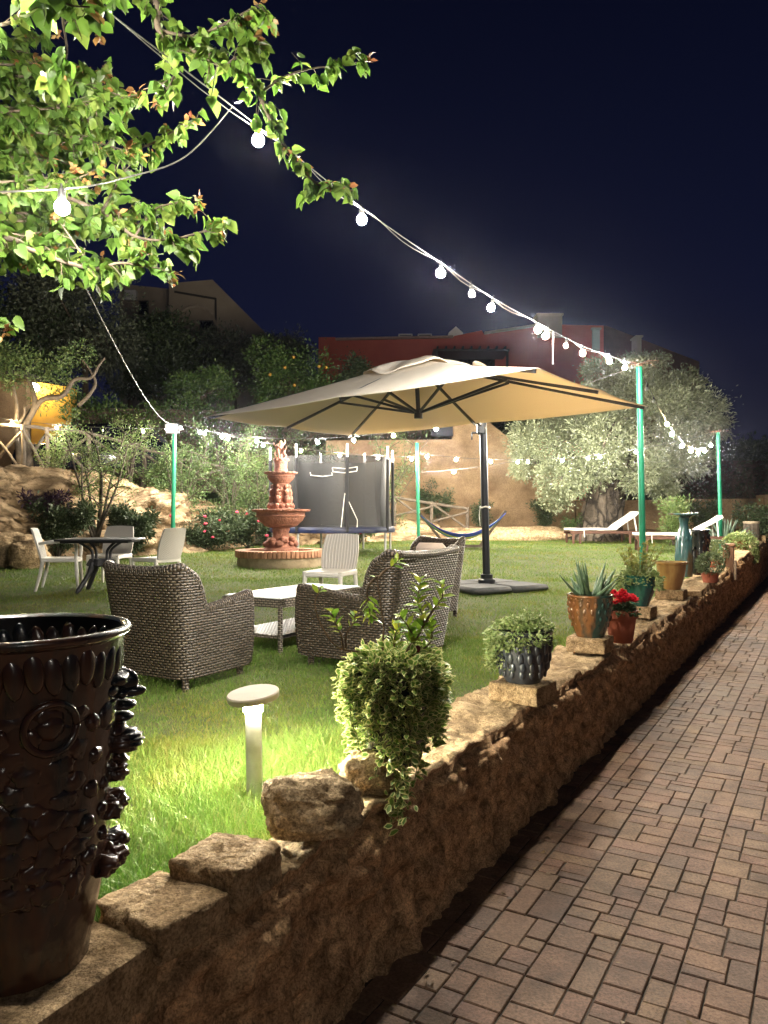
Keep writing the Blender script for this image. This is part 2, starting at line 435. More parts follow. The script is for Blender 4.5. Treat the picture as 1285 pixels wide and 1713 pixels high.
def grass():
    Vs = []; Ts = []; off = 0
    def blades(x, y, h, w, lean, seg):
        nonlocal off
        n = len(x); a = NR.uniform(0, 2 * PI, n); z = LZ(y) - .008
        dx, dy = np.cos(a), np.sin(a); b_ = NR.uniform(0, 2 * PI, n); lx, ly = np.cos(b_) * lean * h, np.sin(b_) * lean * h
        if seg == 1: rows = [(0, 1, 0), (1, 0, 1)]
        else: rows = [(0, 1, 0), (.55, .75, .3), (1, 0, 1)]
        V = []
        for hh, ww, ll in rows:
            c = np.stack([x + lx * ll, y + ly * ll, z + h * hh * (1 - .25 * lean * ll)], 1); sd = np.stack([dx, dy, 0 * x], 1) * (w * ww / 2)[:, None]
            if ww > 0: V += [c - sd, c + sd]
            else: V += [c]
        k = len(V); V = np.stack(V, 1).reshape(-1, 3)
        T = np.array([(0, 1, 2)]) if seg == 1 else np.array([(0, 1, 3), (0, 3, 2), (2, 3, 4)])
        Ts.append((T[None] + (np.arange(n) * k)[:, None, None] + off).reshape(-1, 3)); Vs.append(V); off += len(V)
    def scatter(n, y0, y1, tmin=1.8):
        y = np.sqrt(NR.uniform(y0 ** 2, y1 ** 2, n * 3)); k = NR.uniform(-.56, .5, n * 3); x = k * y
        t = -.866 * x + .5 * y; ok = (t > tin(.5 * x + .866 * y) + .01 + .02 * NR.normal(0, 1, n * 3)) & (y < ybank(x) + .1)
        x, y = x[ok][:n], y[ok][:n]; return x, y
    def patch(x, y, f=.7):        # uneven growth
        return 0.75 + .5 * (np.sin(x * 3.1 * f + 1.3 * np.sin(y * 2.3 * f)) * np.sin(y * 2.7 * f + 1.7 * np.sin(x * 1.9)) * .5 + .5)
    for n, y0, y1, w, h in ((46000, 1.7, 4, .0030, .045), (95000, 3.8, 7, .0040, .042), (105000, 6.6, 12, .0065, .042), (90000, 11.5, 24, .011, .055)):
        x, y = scatter(n, y0, y1); m = len(x)
        pm = patch(x, y)
        hh = h * NR.uniform(.5, 1.25, m) * pm
        d = np.hypot(x - BOL[0], y - BOL[1]); t = -.866 * x + .5 * y
        near = np.clip(1.3 - d, 0, 1); hh *= 1 + 2.0 * near * NR.random(m)
        hh *= 1 + 1.2 * np.clip(1 - (t - tin(.5 * x + .866 * y)) / .2, 0, 1) * (NR.random(m) < .4)
        blades(x, y, hh, np.full(m, w), NR.uniform(.2, 1.0, m), 2 if y0 < 5 else 1)
    def tuft(c, n, r, h):
        a = NR.uniform(0, 2 * PI, n); q = r * np.sqrt(NR.random(n)); x = c[0] + q * np.cos(a); y = c[1] + q * np.sin(a)
        blades(x, y, h * NR.uniform(.5, 1.1, n), np.full(n, .0032), NR.uniform(.3, 1.1, n), 2)
    tuft(G(545, 1290) + np.array((0, .1, 0)), 1300, .22, .21); tuft(G(490, 1275), 500, .16, .14); tuft(G(330, 1340), 500, .2, .12); tuft(G(280, 1290), 400, .2, .11)
    tuft(np.array((-.86, 2.42)), 600, .13, .17); tuft(np.array((-1.05, 2.75)), 500, .16, .12)
    for _ in range(60):
        x, y = scatter(1, 2.2, 4.6)
        if len(x): tuft((x[0], y[0]), 60, .07, RN.uniform(.06, .12))
    m = leafmat('grass_blade', (.100, .190, .024), (.155, .250, .036), (.25, .24, .085), trans=.38, patch=1.1)
    o = arr_mesh('grass', np.concatenate(Vs), np.concatenate(Ts), m)
    tag(o, 'short green lawn grass with longer tufts by the bollard light', 'grass', kind='stuff')
grass()

def crack(m, sc, st, w, dark, dist):
    nt = m.node_tree; ns, ln = nt.nodes, nt.links; b = ns['Principled BSDF']; tc = ns.new('ShaderNodeTexCoord'); mp = ns.new('ShaderNodeMapping'); mp.inputs['Scale'].default_value = st
    nz = ns.new('ShaderNodeTexNoise'); nz.inputs['Scale'].default_value = 1.6; nz.inputs['Detail'].default_value = 6; ln.new(tc.outputs['Object'], nz.inputs['Vector'])
    ad = ns.new('ShaderNodeVectorMath'); ad.operation = 'MULTIPLY_ADD'; ad.inputs[1].default_value = (.55, .55, .55); ln.new(nz.outputs['Color'], ad.inputs[0]); ln.new(tc.outputs['Object'], ad.inputs[2]); ln.new(ad.outputs[0], mp.inputs['Vector'])
    vo = ns.new('ShaderNodeTexVoronoi'); vo.feature = 'DISTANCE_TO_EDGE'; vo.inputs['Scale'].default_value = sc; ln.new(mp.outputs[0], vo.inputs['Vector'])
    r = ramp(nt, vo.outputs['Distance'], [(0, (dark,) * 3), (w, (1, 1, 1))]); mx = ns.new('ShaderNodeMix'); mx.data_type = 'RGBA'; mx.blend_type = 'MULTIPLY'; mx.inputs[0].default_value = 1
    old = b.inputs['Base Color'].links[0].from_socket; ln.new(old, mx.inputs[6]); ln.new(r, mx.inputs[7]); ln.new(mx.outputs[2], b.inputs['Base Color'])
    b1 = bump(nt, r, .8, dist); ln.new(bump(nt, noise_node(nt, 6, 7, .7, stretch=(1, 1, 2.5)), 1.0, dist * 1.2, b1), b.inputs['Normal'])
# ------------------------------------------------------------------ low wall
def htop(s): return float(np.interp(s, [-2, 1.85, 2.1, 7.5, 9, 12, 17, 23], [.545, .545, .57, .57, .60, .66, .82, .95]))
M_wall = mat('earthy_rubble_stone', (.58, .37, .20), (.27, .155, .08), 9, .95, bstr=1.0, bscale=20, bdist=.05, spec=.2, lo=.3, hi=.7)
M_cap = mat('pale_mortar_top', (.46, .34, .20), (.26, .18, .10), 6, .95, bstr=1.0, bscale=30, bdist=.025, spec=.15, lo=.38, hi=.6)
crack(M_wall, 3.4, (1, 1, 1.6), .08, .74, .02)
grain(M_wall, 130, .45, 1.25, 16, .50); grain(M_cap, 130, .5, 1.15, 18, .6)
def low_wall():
    mb = MB(); nu, nv = 1150, 72
    def fn(u, v):
        s = -1.2 + 24 * u ** 1.7; h = htop(s) + .022 * fbm(s * 1.7, 3.3, 0, 3) + .018 * fbm(s * 7, 1.3, 5, 3)
        if v < .55: q = v / .55; t, z, nx, nz = 1.35, -.04 + (h + .01) * q ** .9, -1, 0
        else:
            q = (v - .55) / .45; t, z, nx, nz = 1.35 + (tin(s) + .01 - 1.35) * min(1, q / .92), h - .03 * q - (.25 * (q - .92) / .08 if q > .92 else 0), 0, 1
        r = max(0, 1 - abs(v - .55) / .07)
        t += .035 * r * r; z -= .03 * r * r
        d, pts_ = noise.voronoi(Vector((s * 4.2 + .5 * fbm(s * 3, z * 3, 1, 3), t * 4.2, z * 6.5 + .5 * fbm(s * 3, z * 3, 8, 3))))
        e = min(1, (d[1] - d[0]) / .25)
        k = .022 * min(1, e * 1.6) * noise.noise(pts_[0] * 5.37) + .016 * (e - .7) + .035 * fbm(s * 3.2, t * 5, z * 3.4, 5) + .02 * fbm(s * 13, t * 13, z * 13, 3)
        k -= .03 * max(0, fbm(s * 5 + 9, t * 4, z * 5, 2) - .3)
        k += .020 * noise.turbulence(Vector((s * 9, t * 9, z * 14)), 4, True) - .012 * max(0, fbm(s * 30, t * 30, z * 30, 2))
        if nz: return W(s, t, z + k * .6)
        return W(s, t - k * 1.1 + .02 * (z / .6), z)
    mb.grid(fn, nu, nv, flip=True)
    o = mb.build('stone_wall', M_wall, smooth='all'); o.data.materials.append(M_cap)
    o.data.polygons.foreach_set('material_index', [1 if (i % (nv - 1)) >= int(.58 * nv) else 0 for i in range(len(mb.f))])
    tag(o, 'low earthy rubble wall along the paver path with flower pots on top', 'wall')
low_wall()

# ------------------------------------------------------------------ rocky bank on the far side of the lawn
def HB(x): return float(np.interp(x, [-30, -6, -4.6, -3.4, -2, 1, 5.4, 14], [1.95, 1.95, 1.6, 1.2, .75, .45, .30, .25]))
M_rock = mat('tufa_rock', (.46, .335, .205), (.24, .165, .095), 1.6, .95, spec=.1, stretch=(1, 1, 3.5), lo=.42, hi=.6)
crack(M_rock, 1.1, (1, 1, 2.6), .10, .55, .08)
def bank():
    mb = MB()
    def fn(u, v):
        x = -16 + 28 * u; y = ybank(x); n_ = Vector((ybank(x + .3) - ybank(x - .3), -.6)).normalized() * -1
        d = -.35 + 1.35 * (v / .72) if v < .72 else 1.0 + 13 * ((v - .72) / .28) ** 1.5
        h = HB(x); px, py = x + n_.x * d, y + n_.y * d
        q = min(1, max(0, (d + .12 + .25 * fbm(x * .8, 3, 1, 3)) / .75)); q = q ** .9 if q else 0
        z = h * q
        sw = z * 2.1 + 1.1 * fbm(px * .5, py * .5, z * .4, 3); st = (abs((sw % 1) - .5) * 2) ** 1.6 * .20 - .08 if 0 < q < 1 else 0
        k = (.20 * fbm(px * .9, py * .9, z * 2.2, 6) + .36 * noise.turbulence(Vector((px * 1.2, py * 1.2, z * 3.2)), 5, True) - .3) * min(1, h * 1.5)
        px -= n_.x * (k + st * min(1, h)); py -= n_.y * (k + st * min(1, h)) 
        zz = LZ(min(y, 24)) - .06 + z + ((.16 * fbm(px * .7, py * .7, 4, 5) + .14 * noise.turbulence(Vector((px * 2.2, py * 2.2, 7)), 4, True) - .1) * min(1, h * 1.2) if q > 0 else 0)
        if d > 3: zz += .0
        return (px, py, zz)
    mb.grid(fn, 420, 110, flip=False)
    tag(mb.build('rocky_bank', M_rock, smooth='all'), 'layered tan rock bank rising behind the lawn to a terrace', 'rock bank', kind='structure')
bank()
# ------------------------------------------------------------------ shared materials
M_wick = wickermat('brown_wicker', (.048, .033, .023), (.098, .071, .049), (.003, .0024, .002), bw=.046, bh=.0185)
M_wickg = wickermat('grey_wicker', (.15, .125, .098), (.22, .185, .15), (.012, .01, .008))
M_cush = mat('cream_cushion', (.62, .50, .43), (.55, .45, .38), 4, .9, bstr=.2, bscale=200, bdist=.002)
M_white = mat('white_plastic', (.84, .81, .77), (.80, .77, .72), 5, .4)
M_dark = mat('dark_metal', (.016, .018, .022), (.022, .024, .03), 8, .35)
M_green = mat('green_paint', (.008, .185, .095), (.010, .145, .075), 7, .4, bstr=.1, bscale=60, bdist=.002)
M_wood = mat('grey_wood', (.13, .105, .08), (.075, .06, .045), 6, .85, bstr=.6, bscale=30, bdist=.006)
M_redwood = mat('reddish_wood', (.11, .048, .030), (.07, .033, .022), 6, .6)

# ------------------------------------------------------------------ wicker armchairs and loveseat
def wicker_seat(name, label, cat, loc, rz, Wd, D, Hb, ncush, group):
    t = thing(name, label, cat, loc, rz, group)
    rc = .10; x0, y0 = Wd / 2, D / 2; lean = .13
    segs = [('l', (x0, y0), (x0, -y0 + rc)), ('a', (x0 - rc, -y0 + rc), 0, -PI / 2), ('l', (x0 - rc, -y0), (-x0 + rc, -y0)), ('a', (-x0 + rc, -y0 + rc), -PI / 2, -PI), ('l', (-x0, -y0 + rc), (-x0, y0))]
    pts = []; 
    for sg in segs:
        if sg[0] == 'l':
            p, q = np.array(sg[1]), np.array(sg[2]); n_ = max(2, int(np.linalg.norm(q - p) / .014))
            for i in range(n_): pts.append(tuple(p + (q - p) * i / n_))
        else:
            for i in range(8): a = sg[2] + (sg[3] - sg[2]) * i / 8; pts.append((sg[1][0] + rc * math.cos(a), sg[1][1] + rc * math.sin(a)))
    pts.append((-x0, y0))
    arc = [0.0]
    for i in range(1, len(pts)): arc.append(arc[-1] + math.dist(pts[i], pts[i - 1]))
    wing = .20
    def height(p):
        d = y0 - p[1]                           # distance from the front
        ha = .595 - .075 * min(1, d / (D - wing))
        k = (d - (D - wing - .02)) / .075
        if k <= 0: return ha
        if k < 1: return ha + (Hb - .05 - ha) * (1 - (1 - k) ** 2.2) ** .8
        e = min(1, (d - (D - wing + .055)) / .09); edge = 1 - e
        sagb = .02 * (1 - (abs(p[0]) / x0) ** 2) if abs(p[0]) < x0 else 0
        return Hb - .05 * edge ** 2 - .028 * (1 - min(1, abs(p[0]) / x0) ** 2) * (e >= 1)
    def outer(i, z, inn=0.0):
        x, y = pts[i]; q = z / Hb
        sc = .90 + .12 * q
        nx = -1 if x > x0 - .001 else (1 if x < -x0 + .001 else -x / x0 * .3)
        yy = y
        bk = max(0, min(1, (-y + y0 - (D - wing - .15)) / .2))
        x *= sc; yy -= lean * max(0, q - .1) * bk
        fr = max(0, 1 - (y0 - y) / .1)
        yy += .03 * fr * math.sin(min(1, z / .6) * PI)
        if inn:
            if abs(pts[i][0]) >= x0 - .001: x += nx * inn
            else:
                cx = max(-x0 + rc, min(x0 - rc, pts[i][0])); dx, dy = pts[i][0] - cx, pts[i][1] - (-y0 + rc)
                L = math.hypot(dx, dy) or 1; x -= dx / L * inn; yy -= dy / L * inn
        return (x, yy, z)
    mb = MB(); nv = 20; n_ = len(pts); z0 = .075
    vs = []; uv = []
    for i in range(n_):
        h = height(pts[i])
        for j in range(nv): z = z0 + (h - z0) * j / (nv - 1); vs.append(outer(i, z)); uv.append((arc[i], z))
        for j in range(nv): z = h + (.2 - h) * j / (nv - 1); vs.append(outer(i, z, .06)); uv.append((arc[i], z))
    k = 2 * nv; fs = []
    for i in range(n_ - 1):
        for j in range(k - 1): fs.append((i * k + j, i * k + j + 1, (i + 1) * k + j + 1, (i + 1) * k + j))
    for i in (0, n_ - 1):                        # front ends of the arms
        for j in range(nv - 1):
            a = (i * k + j, i * k + k - 1 - j, i * k + k - 2 - j, i * k + j + 1); fs.append(a if i else a[::-1])
    mb.add(vs, fs, uv); mb.build('shell', M_wick, t, smooth='all')
    rim = MB(); tp = [Vector(outer(0, .1, .03))] if 0 else []
    for i in range(n_): p = outer(i, height(pts[i]), .03); tp.append(Vector(p))
    fr = [Vector(outer(0, z, .03)) + Vector((0, .005, 0)) for z in np.linspace(.09, height(pts[0]) - .02, 14)]
    fl = [Vector(outer(n_ - 1, z, .03)) + Vector((0, .005, 0)) for z in np.linspace(height(pts[-1]) - .02, .09, 14)]
    rim.tube(fr + tp + fl, .034, 10, uvlen=True); rim.build('braided_rim', M_wick, t, smooth='all')
    fp = MB()
    fp.grid(lambda u, v: ((u - .5) * (Wd * .9 - .08), y0 - .02, .08 + .24 * v), 30, 8, uvf=lambda u, v: (u * Wd, v * .24))
    fp.grid(lambda u, v: ((u - .5) * (Wd * .9 - .08), -y0 + .05 + (D - .07) * v, .32), 12, 8, uvf=lambda u, v: (u * Wd, v * D))
    fp.build('seat_base', M_wick, t)
    cw = (Wd - .2) / ncush
    for c in range(ncush):
        cx = -(Wd - .2) / 2 + cw * (c + .5)
        cu = MB(); cu.box((cx, .03, .39), (cw - .015, D - .16, .13), b=.045); cu.build('seat_cushion', M_cush, t)
        cu = MB(); cu.box((cx, -y0 + .13, .61), (cw - .02, .12, .36), b=.05, rx=-.17); cu.build('back_cushion', M_cush, t)
    for sx in (-1, 1):
        for sy in (-1, 1):
            lg = MB(); lg.tube([(sx * (x0 * .88 - .03), sy * (y0 - .05), -.02), (sx * (x0 * .88 - .03), sy * (y0 - .05), .1)], .024, 10, uvlen=True); lg.build('leg', M_wick, t)
    return t
def lawnloc(x, y): return (x, y, LZ(y) - .005)
wicker_seat('wicker_armchair', 'brown wicker wing armchair seen from behind, nearest to the bollard light', 'armchair', lawnloc(-1.43, 5.46), -PI / 6, .73, .64, .82, 1, 'brown wicker garden seats')
wicker_seat('wicker_loveseat', 'wide brown wicker loveseat with its dark back behind the trailing variegated plant', 'loveseat', lawnloc(-.05, 6.12), PI / 3, 1.12, .74, .87, 2, 'brown wicker garden seats')
wicker_seat('wicker_armchair', 'brown wicker armchair with pinkish cushion partly hidden behind the loveseat', 'armchair', lawnloc(.42, 8.2), math.radians(140), .62, .58, .83, 1, 'brown wicker garden seats')

# coffee table
t = thing('coffee_table', 'low glass topped wicker coffee table with lower shelf between the wicker seats', 'table', lawnloc(-.80, 6.98), -PI / 6)
Mg = bpy.data.materials.new('reflection_pale_glass'); _nt, _ns, _ln, _b = nodes(Mg)
_b.inputs['Base Color'].default_value = (.74, .80, .82, 1); _b.inputs['Roughness'].default_value = .3; _b.inputs['Coat Weight'].default_value = .15  # pale base colour stands in for the bright reflection on the glass
_ln.new(ramp(_nt, noise_node(_nt, 9, 6, .7), [(.4, (.22,) * 3), (.65, (.5,) * 3)]), _b.inputs['Roughness'])
m = MB(); m.box((0, 0, .437), (.60, 1.24, .010), b=.003); m.build('glass_top', Mg, t)
m = MB()
for c, s in (((0, .61, .395), (.62, .05, .07)), ((0, -.61, .395), (.62, .05, .07)), ((.3, 0, .395), (.05, 1.17, .07)), ((-.3, 0, .395), (.05, 1.17, .07))):
    c = np.array(c); s_ = np.array(s)
    ax = 0 if s[0] > s[1] else 1; L = s[ax]
    pr = [(-.5, -.5), (.5, -.5), (.5, .5), (-.5, .5), (-.5, -.5)]
    def f(u, v, c=c, s_=s_, ax=ax):
        k = v * 4; i = min(3, int(k)); q = k - i; a = pr[i][0] + (pr[i + 1][0] - pr[i][0]) * q; b_ = pr[i][1] + (pr[i + 1][1] - pr[i][1]) * q
        o = [0, 0, 0]; o[ax] = (u - .5) * s_[ax]; o[1 - ax] = a * s_[1 - ax]; o[2] = b_ * s_[2]; return c + np.array(o)
    m.grid(f, 40, 5, uvf=lambda u, v, L=L: (u * L, v * .22), flip=(ax == 0))
m.build('apron', M_wickg, t, smooth=False)
m = MB(); m.grid(lambda u, v: ((u - .5) * .56, (v - .5) * 1.2, .13), 20, 40, uvf=lambda u, v: (v * 1.2, u * .56)); m.grid(lambda u, v: ((u - .5) * .56, (v - .5) * 1.2, .10), 3, 3, flip=True, uvf=lambda u, v: (v * 1.2, u * .56))
m.grid(lambda u, v: (-.28, (u - .5) * 1.2, .10 + .03 * v), 30, 3, uvf=lambda u, v: (u * 1.2, v * .03)); m.grid(lambda u, v: ((u - .5) * .56, -.6, .10 + .03 * v), 30, 3, uvf=lambda u, v: (u * .56, v * .03))
m.build('shelf', M_wickg, t)
for sx in (-1, 1):
    for sy in (-1, 1):
        m = MB(); m.tube([(sx * .285, sy * .60, -.02), (sx * .285, sy * .60, .37)], .021, 10, uvlen=True); m.build('leg', M_wickg, t)

# ------------------------------------------------------------------ plastic chairs
M_whitew = wickermat('white_moulded_weave', (.86, .83, .78), (.83, .79, .74), (.60, .57, .53), bw=.024, bh=.012)
M_whiter = wickermat('white_ribbed_plastic', (.86, .82, .77), (.84, .80, .75), (.62, .58, .54), bw=9, bh=.018)
def plastic_chair(label, loc, rz, arms=False, mb_=None):
    t = thing('plastic_chair', label, 'chair', loc, rz, 'white plastic garden chairs')
    m = MB()
    m.grid(lambda u, v: ((u - .5) * (.46 - .05 * v * 0), .24 - .47 * v, .445 - .012 * math.sin(v * PI) - .03 * max(0, (.15 - v) / .15) ** 2), 12, 14)
    m.grid(lambda u, v: ((u - .5) * .46, .24 - .47 * v, .42 - .03 * max(0, (.15 - v) / .15) ** 2), 12, 14, flip=True)
    for sg in (-1, 1): m.box((sg * .225, .005, .415), (.03, .47, .055), b=.01)
    m.box((0, .225, .40), (.44, .03, .05), b=.01); m.box((0, -.22, .40), (.44, .03, .05), b=.01)
    m.build('seat', M_white, t)
    bk = MB()
    def bf(o):
        def fn(u, v):
            x = (u - .5) * (.42 + .05 * math.sin(v * PI) - .02 * v); z = .42 + .43 * v
            y = -.215 - .09 * v - .03 * v * v - .025 * (1 - (2 * u - 1) ** 2) - o; return (x, y, z - .012 * (2 * u - 1) ** 2 * v)
        return fn
    uvf = lambda u, v: (v * .45, u * .44)
    bk.grid(bf(0), 16, 14, uvf=uvf, flip=True); bk.grid(bf(.022), 16, 14, uvf=uvf)
    for e in (0, 1):
        bk.grid(lambda u, v, e=e: tuple(np.array(bf(0)(e, u)) * (1 - v) + np.array(bf(.022)(e, u)) * v), 14, 2, flip=(e == 0))
    bk.grid(lambda u, v: tuple(np.array(bf(0)(u, 1)) * (1 - v) + np.array(bf(.022)(u, 1)) * v), 16, 2, flip=True)
    bk.build('backrest', mb_ or M_whitew, t)
    for sx in (-1, 1):
        for sy, y0, y1 in ((1, .215, .245), (-1, -.20, -.29)):
            l = MB(); l.tube([(sx * .215, y0, .43), (sx * .222, (y0 * .6 + y1 * .4), .22), (sx * .245, y1, 0)], [.027, .023, .017], 8); l.build('leg', M_white, t)
        if arms:
            a = MB(); a.tube(curve([(sx * .225, -.25, .64), (sx * .25, -.10, .655), (sx * .255, .13, .66), (sx * .25, .22, .62), (sx * .235, .215, .43)], 6), .021, 8); a.build('arm', M_white, t)
    return t
plastic_chair('white plastic armchair with thin armrests, left of the dark garden table', (*G(103, 986)[:2] , G(103, 986)[2]), -PI / 2 + .25, True)
c_ = P(184, 945, 11.1); plastic_chair('white plastic chair standing behind the dark garden table, facing the camera', (c_[0], 11.1, LZ(11.1)), PI - .1)
c_ = P(262, 945, 10.6); plastic_chair('armless white plastic chair right of the dark garden table, in front of green pole', (c_[0], 10.6, LZ(10.6)), PI / 2 - .5)
c_ = P(553, 960, 8.75); plastic_chair('white ribbed plastic chair at the far end of the coffee table', (c_[0], 8.75, LZ(8.75)), PI - .35, False, M_whiter)

# dark garden table
c_ = P(170, 945, 10.35); t = thing('garden_table', 'dark grey plastic garden table among the white chairs by the rock bank', 'table', (c_[0], 10.35, LZ(10.35)), .1)
Mt = mat('charcoal_plastic', (.028, .028, .034), (.038, .038, .045), 20, .5)
m = MB(); m.box((0, 0, .70), (.98, .86, .03), b=.01); m.box((0, 0, .675), (.86, .74, .025), b=.005); m.build('tabletop', Mt, t)
m = MB(); m.lathe([(.10, .43), (.13, .44), (.17, .36), (.15, .34), (.11, .34)], 4, fn=lambda r, z, a, j: r * 1.2)
m.build('collar', Mt, t)
for k in range(4):
    a = PI / 4 + k * PI / 2; d = np.array((math.cos(a), math.sin(a), 0))
    l = MB(); l.tube(curve([d * .13 + (0, 0, .40), d * .18 + (0, 0, .25), d * .36 + (0, 0, 0)], 5), [.04] * 5 + [.032] * 5 + [.02], 8); l.build('leg', Mt, t)
    l = MB(); l.tube(curve([d * .13 + (0, 0, .42), d * .15 + (0, 0, .56), d * .32 + (0, 0, .67)], 5), .018, 8); l.build('bracket', Mt, t)

# ------------------------------------------------------------------ umbrella
H_ = 1.17; ZR = EYE + H_
CN = {k: np.array(((px - 642.5) / (860 - py) * H_, F / (860 - py) * H_, ZR)) for k, (px, py) in dict(N1=(333, 698), N2=(925, 612), F1=(597, 727), F2=(1064, 681)).items()}
UC = sum(CN.values()) / 4; APZ = ZR + .60
ex = (CN['N2'] - CN['N1'] + CN['F2'] - CN['F1']) / 2; ey = (CN['F1'] - CN['N1'] + CN['F2'] - CN['N2']) / 2
hx, hy = np.linalg.norm(ex) / 2, np.linalg.norm(ey) / 2; ex /= np.linalg.norm(ex); ey /= np.linalg.norm(ey)
MAST = np.array((1.42, 10.62, LZ(10.62)))
um = thing('cantilever_umbrella', 'large cream cantilever parasol on dark mast over the wicker seats', 'umbrella', MAST)
Mc = bpy.data.materials.new('cream_canvas'); _nt, _ns, _ln, _b = nodes(Mc)
_b.inputs['Base Color'].default_value = (.86, .82, .76, 1); _b.inputs['Roughness'].default_value = .85
_ln.new(bump(_nt, noise_node(_nt, 6, 4, .55, stretch=(1, 1, .3)), .35, .02), _b.inputs['Normal'])
_tr = _ns.new('ShaderNodeBsdfTranslucent'); _tr.inputs[0].default_value = (.68, .54, .34, 1); _ms = _ns.new('ShaderNodeMixShader'); _ms.inputs[0].default_value = .45
_ln.new(_b.outputs[0], _ms.inputs[1]); _ln.new(_tr.outputs[0], _ms.inputs[2]); _ln.new(_ms.outputs[0], _ns['Material Output'].inputs[0])
def canopy_z(a, b_):                         # a, b_ in -1..1 across the rectangle
    r = max(abs(a), abs(b_)); base = (APZ - ZR) * (1 - r)
    ang = math.atan2(b_, a); k = abs(math.sin(4 * ang))          # cloth hangs slightly between the eight ribs
    e = math.atan2(1, 1)
    return ZR + base - .035 * r * (1 - r) * 4 * .6 - .02 * r * k
m = MB(); nr, na = 14, 96
vs = [tuple(UC * (1, 1, 0) + (0, 0, APZ))]; fs = []
for i in range(1, nr + 1):
    r = i / nr
    for j in range(na):
        q = j / na * 4; sd = int(q); w = (q - sd) * 2 - 1
        a, b_ = ((1, w), (-w, 1), (-1, -w), (w, -1))[sd]; a *= r; b_ *= r
        p = UC + ex * hx * a + ey * hy * b_; vs.append((p[0], p[1], canopy_z(a, b_)))
for j in range(na): fs.append((0, 1 + j, 1 + (j + 1) % na))
for i in range(nr - 1):
    for j in range(na): o = 1 + i * na; fs.append((o + j, o + na + j, o + na + (j + 1) % na, o + (j + 1) % na))
m.add(vs, fs); cnp = m.build('canopy', Mc, um, world=True, smooth='all')
so = cnp.modifiers.new('thickness', 'SOLIDIFY'); so.thickness = .004
# loose vent flap ruffles and straps on top
m = MB()
def vent(u, v):
    a = 2 * PI * u; rr = .10 + .42 * v; p = UC + ex * rr * 1.35 * math.cos(a) + ey * rr * math.sin(a)
    q = max(abs(rr * 1.35 * math.cos(a) / hx), abs(rr * math.sin(a) / hy))
    return (p[0], p[1], ZR + (APZ - ZR) * (1 - q) + .015 + .025 * v * (1 - v) * 4 + (.022 * math.sin(5 * a) + .012 * math.sin(9 * a + 1)) * v)
m.grid(vent, 60, 8, cu=True); v_ = m.build('vent_flap', Mc, um, world=True, smooth='all')
so = v_.modifiers.new('thickness', 'SOLIDIFY'); so.thickness = .004
def canopy_top(px, py, y): return P(px, py, y)
m = MB()
for p0, p1, w in (((803, 600), (818, 624), .05),):
    A, B_ = P(*p0, 8.2), P(*p1, 7.4)
    m.tube(curve([B_ + (-.12, 0, -.02), B_ + (-.05, .1, .05), A + (-.06, 0, -.05), A + (.0, -.05, -.07), B_ + (.02, 0, 0), B_ + (-.14, -.05, -.03)], 6), .022, 6)
m.build('tie_strap', Mc, um, world=True)
apex = UC * (1, 1, 0) + (0, 0, APZ - .05); hub = UC * (1, 1, 0) + (0.03, 0, ZR - .02)
ends = [(a, b_) for a in (-1, 0, 1) for b_ in (-1, 0, 1) if (a, b_) != (0, 0)]
for a, b_ in ends:
    e = UC + ex * hx * a * .985 + ey * hy * b_ * .985; e[2] = ZR - .02
    m = MB(); m.beam(apex, e, .022, .034); rb = m.build('rib', M_dark, um, world=True)
    k = .42 if (a and b_) else .55
    q = apex + (e - apex) * k + np.array((0, 0, -.015))
    m = MB(); m.beam(hub, q, .020, .028); m.build('strut', M_dark, rb, world=True)
m = MB(); m.tube([hub - (0, 0, .06), hub + (0, 0, .04)], .05, 12); m.tube([hub, apex], .026, 10); m.build('hub', M_dark, um, world=True)
top = MAST + np.array((-.06, -.02, 2.50)); Mv = np.array((-.03, -.01, 0))
m = MB(); m.tube([MAST + (0, 0, .06), top], .052, 12); m.build('mast', M_dark, um, world=True)
piv = MAST + np.array((-.08, -.06, 2.27))
m = MB(); m.beam(piv, apex + (0, 0, -.03), .05, .075); m.beam(top, piv + (apex - piv) * .5, .03, .04); m.build('arm', M_dark, um, world=True)
m = MB(); m.box(piv + (0.0, .03, -.04), (.11, .13, .2), b=.02); m.box(piv + (-.1, -.03, -.12), (.08, .03, .03), b=.008); m.box(piv + (-.135, -.03, -.17), (.022, .022, .1), b=.008); m.build('crank', M_dark, um, world=True)
m = MB(); q = MAST + (-.025, -.01, 1.13); m.tube([q + np.array((.065 * math.cos(a), .065 * math.sin(a), .008 * math.sin(3 * a))) for a in np.linspace(0, 2 * PI, 17)], .012, 6); m.tube([q + (-.07, -.03, 0), q + (-.085, -.03, -.12), q + (-.07, -.03, -.26)], .006, 5)
m.build('cord', M_white, um, world=True)
Mb = mat('concrete_slab_grey', (.055, .057, .062), (.085, .087, .09), 9, .85, bstr=.4, bscale=60, bdist=.004)
for i in range(4):
    a = math.radians(28) + i * PI / 2; c, s = math.cos(a), math.sin(a); cx, cy_ = c * .31 - s * .31, s * .31 + c * .31
    m = MB(); m.box((cx, cy_, .04), (.60, .60, .09), rz=a, b=.035); m.build('base_slab', Mb, um)
m = MB(); m.lathe([(.12, .08), (.12, .13), (.085, .15), (.085, .20), (.055, .21)], 20); m.build('base_collar', M_dark, um)

